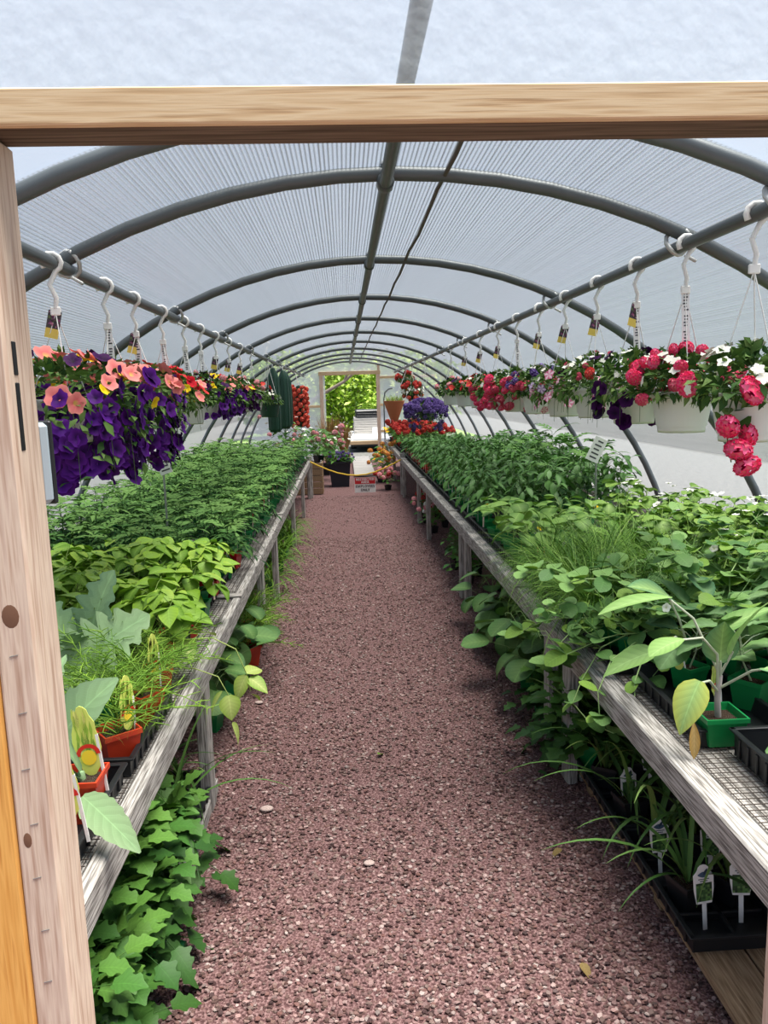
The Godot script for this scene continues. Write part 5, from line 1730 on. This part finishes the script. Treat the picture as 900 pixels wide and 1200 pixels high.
	basket(X, -7.3, py, 1.64, "white", 0, [["petunia_coral", 14, 0.03, 0], ["star_white", 12, 0.022, 0], ["petunia_red", 12, 0.03, 2]], "basket of coral and red flowers past the white crowned one", "card")
	basket(X, -8.2, py, 1.64, "white", 0, [["petunia_plum", 8, 0.036, 0], ["petunia_coral", 12, 0.03, 0], ["cluster_blush", 6, 0.03, 1]], "basket of coral flowers with dark plum petunias on top, right pipe", "card")
	basket(X, -9.3, py, 1.64, "white", 0, [["cluster_blush", 12, 0.034, 0], ["petunia_plum", 7, 0.036, 0]], "farthest white basket of blush and plum flowers, right pipe")
	basket(X, -12.3, py, 1.36, "dark", 2, [["cluster_violet", 120, 0.045, 1], ["cluster_violet", 90, 0.045, 0], ["cluster_violet", 40, 0.045, 2]], "great round ball of violet flowers hanging over the red geraniums", "", 1.05)
	basket(X, -14.6, py, 1.66, "dark", 1, [["cluster_red", 16, 0.05, 0], ["star_white", 16, 0.029, 1], ["cluster_scarlet", 10, 0.05, 2]], "basket of red and white flowers behind the violet ball")
	basket(X, -16.2, py, 1.9, "dark", 0, [["cluster_red", 12, 0.05, 0]], "small red flowering basket high on the far right pipe")

# ---------------------------------------------------------------- the far end
func flower_pot(called: String, at: Vector3, s: float, mix: Array, label: String, proto := "bush", group := "potted flowers at the far end") -> void:
	var o := put(protos[proto][rng.randi() % protos[proto].size()], called, at, r(0, TAU), s, label, "potted plant", group)
	for e in mix:
		for k in e[1]:
			flower_node(o, e[0], Vector3(r(-0.18, 0.18), r(0.22, 0.36), r(-0.18, 0.18)), Vector3.UP, e[2])

func words(parent: Node, text: String, size: float, at: Vector3, m: Material) -> void:
	var t := TextMesh.new()
	var f := SystemFont.new()
	f.font_names = PackedStringArray(["Droid Sans"])
	f.font_weight = 700
	t.font = f
	t.text = text
	t.font_size = 64
	t.pixel_size = size / 64.0
	t.depth = 0.002
	t.curve_step = 3.0
	t.material = m
	part("lettering", t, parent, Transform3D(Basis.IDENTITY, at))

func build_far_end() -> void:
	# rope and hanging notice
	var z := -12.36
	var rope := M.new()
	var q := []
	for k in 21:
		var t := k / 20.0
		q.append(Vector3(lerpf(-0.60, 0.92, t), lerpf(0.60, 0.60, t) - 0.25 * sin(PI * t) ** 1.0 + 0.003 * sin(k * 3.0), z))
	rope.tube(q, 0.012, 0.012, 6)
	solo("barrier_rope", rope.done(mat.yellow_rope), "yellow rope slung across the path between the bench ends", "rope")
	for s in [[-0.60, "left"], [0.915, "right"]]:
		var b := M.new()
		b.box(Vector3(0, 0.34, 0), Vector3(0.09, 0.68, 0.07), 0.006)
		solo("rope_post", b.done(mat.grey_y), "short pale post holding the %s end of the yellow rope" % s[1], "post", Vector3(s[0], 0, z - 0.06))
	var sg := thing("notice_sign", "red and white restricted area sign hanging from the yellow rope", "sign", Vector3(0.29, 0.19, z))
	var b := M.new()
	b.box(Vector3(0, 0, 0), Vector3(0.34, 0.25, 0.006), 0.001)
	var bd := part("board", b.done(mat.white), sg)
	b = M.new()
	b.box(Vector3(0, 0.068, 0.0035), Vector3(0.33, 0.105, 0.002))
	part("red_band", b.done(plain(196, 30, 36)), bd)
	words(bd, "RESTRICTED", 0.052, Vector3(0, 0.090, 0.006), mat.white)
	words(bd, "AREA", 0.052, Vector3(0, 0.045, 0.006), mat.white)
	words(bd, "EMPLOYEES", 0.056, Vector3(0, -0.022, 0.005), mat.hinge)
	words(bd, "ONLY", 0.056, Vector3(0, -0.082, 0.005), mat.hinge)
	for x in [-0.13, 0.13]:
		b = M.new()
		b.tube([Vector3(x, 0.12, 0), Vector3(x, 0.175, 0)], 0.002, 0.002, 4)
		part("tie", b.done(mat.steel), sg)
	# tall dark green hanging sleeves, and a column of begonias
	for e in [[-1.03, -11.5, "wide dark green hanging sleeve, nearer of the pair on the left pipe"], [-0.97, -12.6, "dark green hanging sleeve next to the red begonia column"], [-1.0, -13.6, "dark green hanging sleeve behind the red begonia column"]]:
		var o := thing("hanging_sleeve", e[2], "hanging planter", Vector3(e[0], 1.12, e[1]), 0.0, "dark green hanging sleeves")
		b = M.new()
		b.lathe([Vector2(0.001, 0), Vector2(0.075, 0.0), Vector2(0.095, 0.05), Vector2(0.10, 0.45), Vector2(0.085, 0.8), Vector2(0.03, 0.93), Vector2(0.001, 0.94)], 10)
		part("sleeve", b.done(mat.dark_pot), o)
		b = M.new()
		b.tube([Vector3(0, 0.93, 0), Vector3(0, 1.0, 0)], 0.01, 0.01, 6)
		part("strap", b.done(mat.cord), o)
		for k in 9:
			var a := TAU * k / 9.0
			b = M.new()
			b.tube([Vector3(cos(a) * 0.094, 0.03, sin(a) * 0.094), Vector3(cos(a) * 0.101, 0.45, sin(a) * 0.101), Vector3(cos(a) * 0.086, 0.79, sin(a) * 0.086)], 0.006, 0.006, 4, false)
			part("pleat", b.done(mat.dark_pot), o)
	var bc := thing("begonia_column", "tall hanging column of scarlet begonias on the far left pipe", "hanging planter", Vector3(-0.93, 0.98, -16.2))
	b = M.new()
	b.lathe([Vector2(0.001, 0), Vector2(0.09, 0.02), Vector2(0.10, 0.5), Vector2(0.06, 0.85), Vector2(0.001, 0.88)], 10)
	part("bag", b.done(mat.dark_pot), bc)
	b = M.new()
	b.tube([Vector3(0, 0.86, 0), Vector3(-0.05, 1.1, 0), Vector3(-0.07, 1.15, 0)], 0.008, 0.008, 5)
	part("strap", b.done(mat.cord), bc)
	for k in 60:
		var a := k * 2.4
		flower_node(bc, "cluster_scarlet", Vector3(cos(a) * 0.15, 0.03 + k * 0.0138, sin(a) * 0.15), Vector3(cos(a), 0.2, sin(a)), r(0.05, 0.075))
	for k in 40:
		leaf_node(bc, "basket_leaf", Vector3(cos(k * 1.7) * 0.11, r(0, 0.85), sin(k * 1.7) * 0.11), aim(r(0, TAU), r(-0.8, 0.3)), 0.1)
	# pots and planters on the ground
	var cr := thing("wooden_crate", "brown slatted wooden crate at the end of the left bench", "crate", Vector3(-0.72, 0, -13.0))
	for k in 5:
		b = M.new()
		b.box(Vector3(0, 0.06 + k * 0.105, 0.22), Vector3(0.62, 0.095, 0.02), 0.003)
		part("slat", b.done(mat.brown_z), cr)
		b = M.new()
		b.box(Vector3(0.31, 0.06 + k * 0.105, 0), Vector3(0.02, 0.095, 0.42), 0.003)
		part("slat", b.done(mat.brown_z), cr)
	b = M.new()
	b.box(Vector3(0, 0.02, 0), Vector3(0.6, 0.03, 0.42), 0.003)
	part("base", b.done(mat.grey_x), cr)
	for s in [[0.29, 0.2], [-0.29, 0.2], [0.29, -0.2]]:
		b = M.new()
		b.box(Vector3(s[0], 0.27, s[1]), Vector3(0.03, 0.54, 0.03), 0.003)
		part("corner_post", b.done(mat.grey_y), cr)
	var bin := thing("dark_bin", "dark blue black square bin of lavender plants on the left of the far path", "planter", Vector3(-0.12, 0, -13.9))
	b = M.new()
	b.lathe([Vector2(0.001, 0), Vector2(0.22, 0), Vector2(0.27, 0.42), Vector2(0.285, 0.42), Vector2(0.285, 0.46), Vector2(0.25, 0.46), Vector2(0.24, 0.40), Vector2(0.001, 0.40)], 4, Vector3.ZERO, PI / 4, true)
	part("bin", b.done(plain(24, 28, 40)), bin)
	for k in 30:
		flower_node(bin, "cluster_violet", Vector3(r(-0.2, 0.25), r(0.5, 0.62), r(-0.2, 0.2)), Vector3.UP, 0.035)
	var fo := M.new()
	for k in 160:
		stamp(fo, "mint", Vector3(r(-0.22, 0.22), r(0.42, 0.58), r(-0.2, 0.2)), aim(r(0, TAU), r(-0.5, 1.0)), 0.09)
	part("foliage", fo.done(mat.leaf), bin).set_meta("kind", "stuff")
	# white board walkway to the far door
	var wk := thing("board_walkway", "white board walkway leading to the far doorway", "walkway", Vector3(0.36, 0, -17.1))
	for k in 7:
		b = M.new()
		b.box(Vector3(0, 0.05, -2.2 + k * 0.63), Vector3(0.42, 0.04, 0.61), 0.004)
		part("board", b.done(mat.old_white), wk)
	for x in [-0.17, 0.17]:
		b = M.new()
		b.box(Vector3(x, 0.015, -0.3), Vector3(0.06, 0.03, 4.3))
		part("bearer", b.done(mat.grey_z), wk)
	flower_pot("flower_pot", Vector3(0.66, 0.0, -14.3), 1.7, [["cluster_orange", 16, 0.032, 0], ["petunia_yellow", 8, 0.03, 0]], "pot of orange and yellow flowers right of the white walkway", "bush", "")
	flower_pot("flower_pot", Vector3(0.86, 0.0, -15.2), 1.9, [["cluster_orange", 14, 0.032, 0]], "pot of orange flowers farther along the right of the walkway", "bush", "")
	flower_pot("flower_pot", Vector3(0.70, 0.0, -13.1), 1.0, [["cluster_blush", 16, 0.05, 0], ["cluster_red", 5, 0.04, 0]], "low bowl of pink flowers beneath the right end of the rope", "bush", "")
	flower_pot("flower_pot", Vector3(-0.50, 0.42, -14.0), 1.6, [["cluster_blush", 6, 0.03, 0]], "pink flowering shrub above the dark bin", "bush", "")
	var shrub := -1
	for e in [[-0.58, 0.0, -15.0, 3.0], [-0.42, 0.0, -16.0, 2.7], [-0.75, 0.3, -13.8, 2.2], [-1.1, 0.5, -13.9, 2.2], [-0.3, 0.0, -17.2, 2.3]]:
		shrub += 1
		flower_pot("tall_shrub", Vector3(e[0], e[1], e[2]), e[3], [["star_white", 12, 0.016, 0], ["cluster_blush", 5, 0.02, 0]], "leafy flowering shrub left of the far doorway, " + ["tall behind the crate", "tall and nearer the walkway", "raised just behind the crate", "raised behind the bench end", "closest to the doorway"][shrub], "bush", "shrubs left of the far doorway")
	for e in [[-0.35, -17.8, 1.25, "tan dried grass column by the left jamb of the far door"], [-0.05, -18.0, 0.95, "shorter tan dried grass column beside the far doorway"]]:
		var o := thing("dried_grass", e[3], "dried grass", Vector3(e[0], 0, e[1]))
		b = M.new()
		b.lathe([Vector2(0.001, 0), Vector2(0.12, 0), Vector2(0.15, 0.25), Vector2(0.155, 0.27), Vector2(0.001, 0.26)], 12)
		part("pot", b.done(mat.clay), o)
		fo = M.new()
		for k in 220:
			fo.col = vary(lin(176, 140, 90), 0.2)
			var a := r(0, TAU)
			fo.leaf(Vector3(cos(a) * 0.06, 0.24, sin(a) * 0.06), aim(PI / 2 - a, PI / 2 - r(0.0, 0.2)), e[2] * r(0.55, 0.85), 0.02, 5, r(0.1, 0.5), 0.2, 4)
		part("blades", fo.done(mat.dull), o).set_meta("kind", "stuff")
	# coco cone basket and orange pots at the right
	var cc := thing("cone_basket", "brown cone shaped hanging basket right of the far doorway", "hanging basket", Vector3(1.0, 0.95, -15.6))
	b = M.new()
	b.lathe([Vector2(0.001, 0), Vector2(0.04, 0.05), Vector2(0.21, 0.52), Vector2(0.22, 0.54), Vector2(0.18, 0.52), Vector2(0.001, 0.5)], 14)
	part("cone", b.done(mat.clay), cc)
	fo = M.new()
	for k in 120:
		fo.col = vary(lin(150, 180, 90), 0.2)
		fo.leaf(Vector3(r(-0.15, 0.15), 0.5, r(-0.15, 0.15)), aim(r(0, TAU), r(0.9, 1.5)), r(0.12, 0.22), 0.012, 5, 0.5, 0.2, 3)
	part("blades", fo.done(mat.leaf), cc).set_meta("kind", "stuff")
	b = M.new()
	b.tube([Vector3(0, 0.5, 0), Vector3(0.29, 1.2, 0)], 0.006, 0.006, 4)
	part("strap", b.done(mat.cord), cc)
	# thin bent pole by the right jamb
	b = M.new()
	b.tube([Vector3(0, 0, 0), Vector3(0, 1.5, 0), Vector3(0.03, 1.66, 0), Vector3(0.12, 1.74, 0), Vector3(0.22, 1.76, 0)], 0.018, 0.018, 8)
	solo("bent_pole", b.done(mat.pipe), "dark bent pole standing by the right jamb of the far door", "pole", Vector3(0.98, 0, -19.2))
	for k in 4:
		flower_pot("flower_pot", Vector3(1.02 + 0.16 * (k % 2), TOP, -16.95 - 0.16 * (k / 2)), 0.85, [["petunia_yellow", 7, 0.05, 0], ["cluster_orange", 5, 0.05, 0]], "yellow and orange flowers on the last end of the right bench", "bush", "yellow flowers at the end of the right bench")

# ---------------------------------------------------------------- outside the far door
func build_outside() -> void:
	var b := M.new()
	b.box(Vector3(0.4, -0.03, -35), Vector3(9, 0.06, 14))
	struct("lawn", b.done(mat.lawn), "grass beyond the yard", "ground").name = "floor_lawn"
	var crowns := []
	for v in 3:
		var c := M.new()
		for k in 2600:
			var a := r(0, TAU)
			var y := r(-1, 1)
			var rr := pow(r(0.12, 1), 0.4)
			var n := Vector3(sqrt(1 - y * y) * cos(a), y, sqrt(1 - y * y) * sin(a))
			var lump := 1.0 + 0.22 * sin(n.x * 5 + v) * cos(n.y * 4 + n.z * 3)
			c.col = vary([lin(164, 194, 70), lin(142, 176, 60), lin(188, 210, 96), lin(118, 154, 52)][rng.randi() % 4], 0.15)
			c.leaf(n * rr * lump, aim(r(0, TAU), r(-1.0, 0.6), r(-0.8, 0.8)), r(0.10, 0.2), r(0.06, 0.11), 1, 0.4, 0.15, 2)
		crowns.append(c.done(mat.leaf))
	var spots := [[-2.6, -31.0, 1.6, 1.7], [-0.9, -33.0, 1.7, 1.8], [2.2, -32.5, 1.7, 1.8], [-1.6, -28.6, 0.8, 0.95], [1.4, -29.2, 0.8, 1.0], [0.5, -36.5, 2.0, 2.0], [3.4, -35.0, 1.8, 1.9], [-2.8, -37.0, 1.9, 2.0]]
	var nm := ["wide leafy tree left of the view through the far door", "wide leafy tree in the middle of the far view", "wide leafy tree behind the stacked boards", "low bright bush at the left of the far view", "low bright bush behind the truck", "leafy tree low in the middle distance", "wide leafy tree right of the far view", "leafy tree behind the others at the far left"]
	for k in spots.size():
		var e: Array = spots[k]
		var o := thing("leafy_tree", nm[k], "tree", Vector3(e[0], 0, e[1]), r(0, TAU), "trees outside the far door")
		b = M.new()
		b.col = lin(98, 84, 70)
		b.tube([Vector3.ZERO, Vector3(0.1, e[2] * 0.5, 0.05), Vector3(0, e[2], 0)], 0.16, 0.07, 8)
		for j in 5:
			var a := TAU * j / 5.0
			b.tube([Vector3(0.05, e[2] * (0.45 + 0.08 * j), 0), Vector3(cos(a), 0.6, sin(a)) * e[3] * 0.6 + Vector3(0, e[2] * (0.45 + 0.08 * j), 0)], 0.06, 0.02, 5)
		part("trunk", b.done(mat.stem), o)
		part("crown", crowns[k % 3], o, Transform3D(Basis.IDENTITY.scaled(Vector3(e[3], e[3] * 0.9, e[3])), Vector3(0, e[2], 0))).set_meta("kind", "stuff")
	var br := thing("leaning_tree", "bare grey branch rising to the right across the far view", "tree", Vector3(-1.9, 0, -26.0))
	b = M.new()
	b.col = lin(112, 100, 88)
	b.tube([Vector3(0, 0, 0), Vector3(0.3, 0.9, 0), Vector3(0.95, 1.55, 0.1), Vector3(1.9, 2.05, 0), Vector3(2.7, 2.7, 0), Vector3(3.4, 3.1, 0)], 0.09, 0.03, 8)
	part("trunk", b.done(mat.stem), br)
	b = M.new()
	b.col = lin(112, 100, 88)
	b.tube([Vector3(1.9, 2.05, 0), Vector3(2.2, 2.6, 0.1), Vector3(2.3, 3.2, 0.1)], 0.035, 0.015, 6)
	part("branch", b.done(mat.stem), br)
	# flatbed with stacked boards
	var t := thing("flatbed_truck", "white flatbed vehicle parked outside the far door", "truck", Vector3(0.95, 0, -24.0))
	b = M.new()
	b.box(Vector3(0, 0.34, 0), Vector3(1.7, 0.22, 2.6), 0.05)
	part("bed", b.done(mat.white), t)
	b = M.new()
	b.box(Vector3(0, 0.30, 1.38), Vector3(1.74, 0.16, 0.16), 0.04)
	part("bumper", b.done(mat.white), t)
	b = M.new()
	b.box(Vector3(0, 0.16, 0), Vector3(1.5, 0.14, 2.5), 0.02)
	part("underframe", b.done(mat.black), t)
	for s in [-1.0, 1.0]:
		b = M.new()
		b.tube([Vector3(s * 0.62, 0.2, 0.7), Vector3(s * 0.80, 0.2, 0.7)], 0.2, 0.2, 16)
		part("wheel", b.done(mat.black), t)
	var st := thing("board_stack", "stack of white boards wrapped in black on the flatbed", "stack", Vector3(0.80, 0.45, -23.9))
	for k in 7:
		b = M.new()
		b.box(Vector3(r(-0.02, 0.02), 0.035 + k * 0.07, 0), Vector3(1.05, 0.062, 1.6), 0.006)
		part("board", b.done(mat.old_white), st)
	b = M.new()
	b.box(Vector3(0.02, 0.60, 0), Vector3(1.0, 0.22, 1.6), 0.03)
	part("black_wrap", b.done(mat.black), st)
	for k in 3:
		b = M.new()
		b.box(Vector3(0.02 + r(-0.05, 0.05), 0.52 + k * 0.08, 0.80), Vector3(0.98, 0.03, 0.03), 0.008, Basis(Vector3.BACK, r(-0.05, 0.05)))
		part("wrap_fold", b.done(mat.black), st)
	b = M.new()
	b.box(Vector3(0.22, 0.10, 0.806), Vector3(0.42, 0.2, 0.006))
	part("label_sheet", b.done(mat.white), st)

# ---------------------------------------------------------------- little things on the path
func build_small_things() -> void:
	for e in [[0.03, -2.5, 0.022, "pale rounded pebble low in the middle of the path"], [-0.37, -2.9, 0.03, "pale stone on the left of the path near the grassy tray"], [-0.52, -4.0, 0.025, "pale pebble on the path under the bean vine"], [0.25, -6.8, 0.02, "small pale pebble in the middle distance of the path"]]:
		var b := M.new()
		b.lathe([Vector2(0.001, -0.4), Vector2(0.7, -0.25), Vector2(1, 0.05), Vector2(0.75, 0.38), Vector2(0.3, 0.5), Vector2(0.001, 0.52)], 9)
		var o := solo("pebble", b.done(plain(178, 158, 150, 0.8)), e[3], "pebble", Vector3(e[0], 0.008, e[1]), "pale pebbles on the path")
		o.scale = Vector3(e[2], e[2] * 0.6, e[2] * 0.75)
	for e in [[0.62, -1.95, "dry curled leaf on the right of the path near the low tray"], [0.72, -2.5, "dry leaf on the path beside the low tray"], [0.10, -3.3, "small green leaf fallen on the path"]]:
		var b := M.new()
		b.col = lin(150, 128, 84) if e[0] > 0.2 else lin(110, 150, 60)
		b.leaf(Vector3.ZERO, Basis.IDENTITY, 0.05, 0.028, 1, 0.9, 0.3, 5)
		solo("fallen_leaf", b.done(mat.dull), e[2], "leaf", Vector3(e[0], 0.02, e[1]), "fallen leaves on the path").rotation.y = e[1] * 3.0
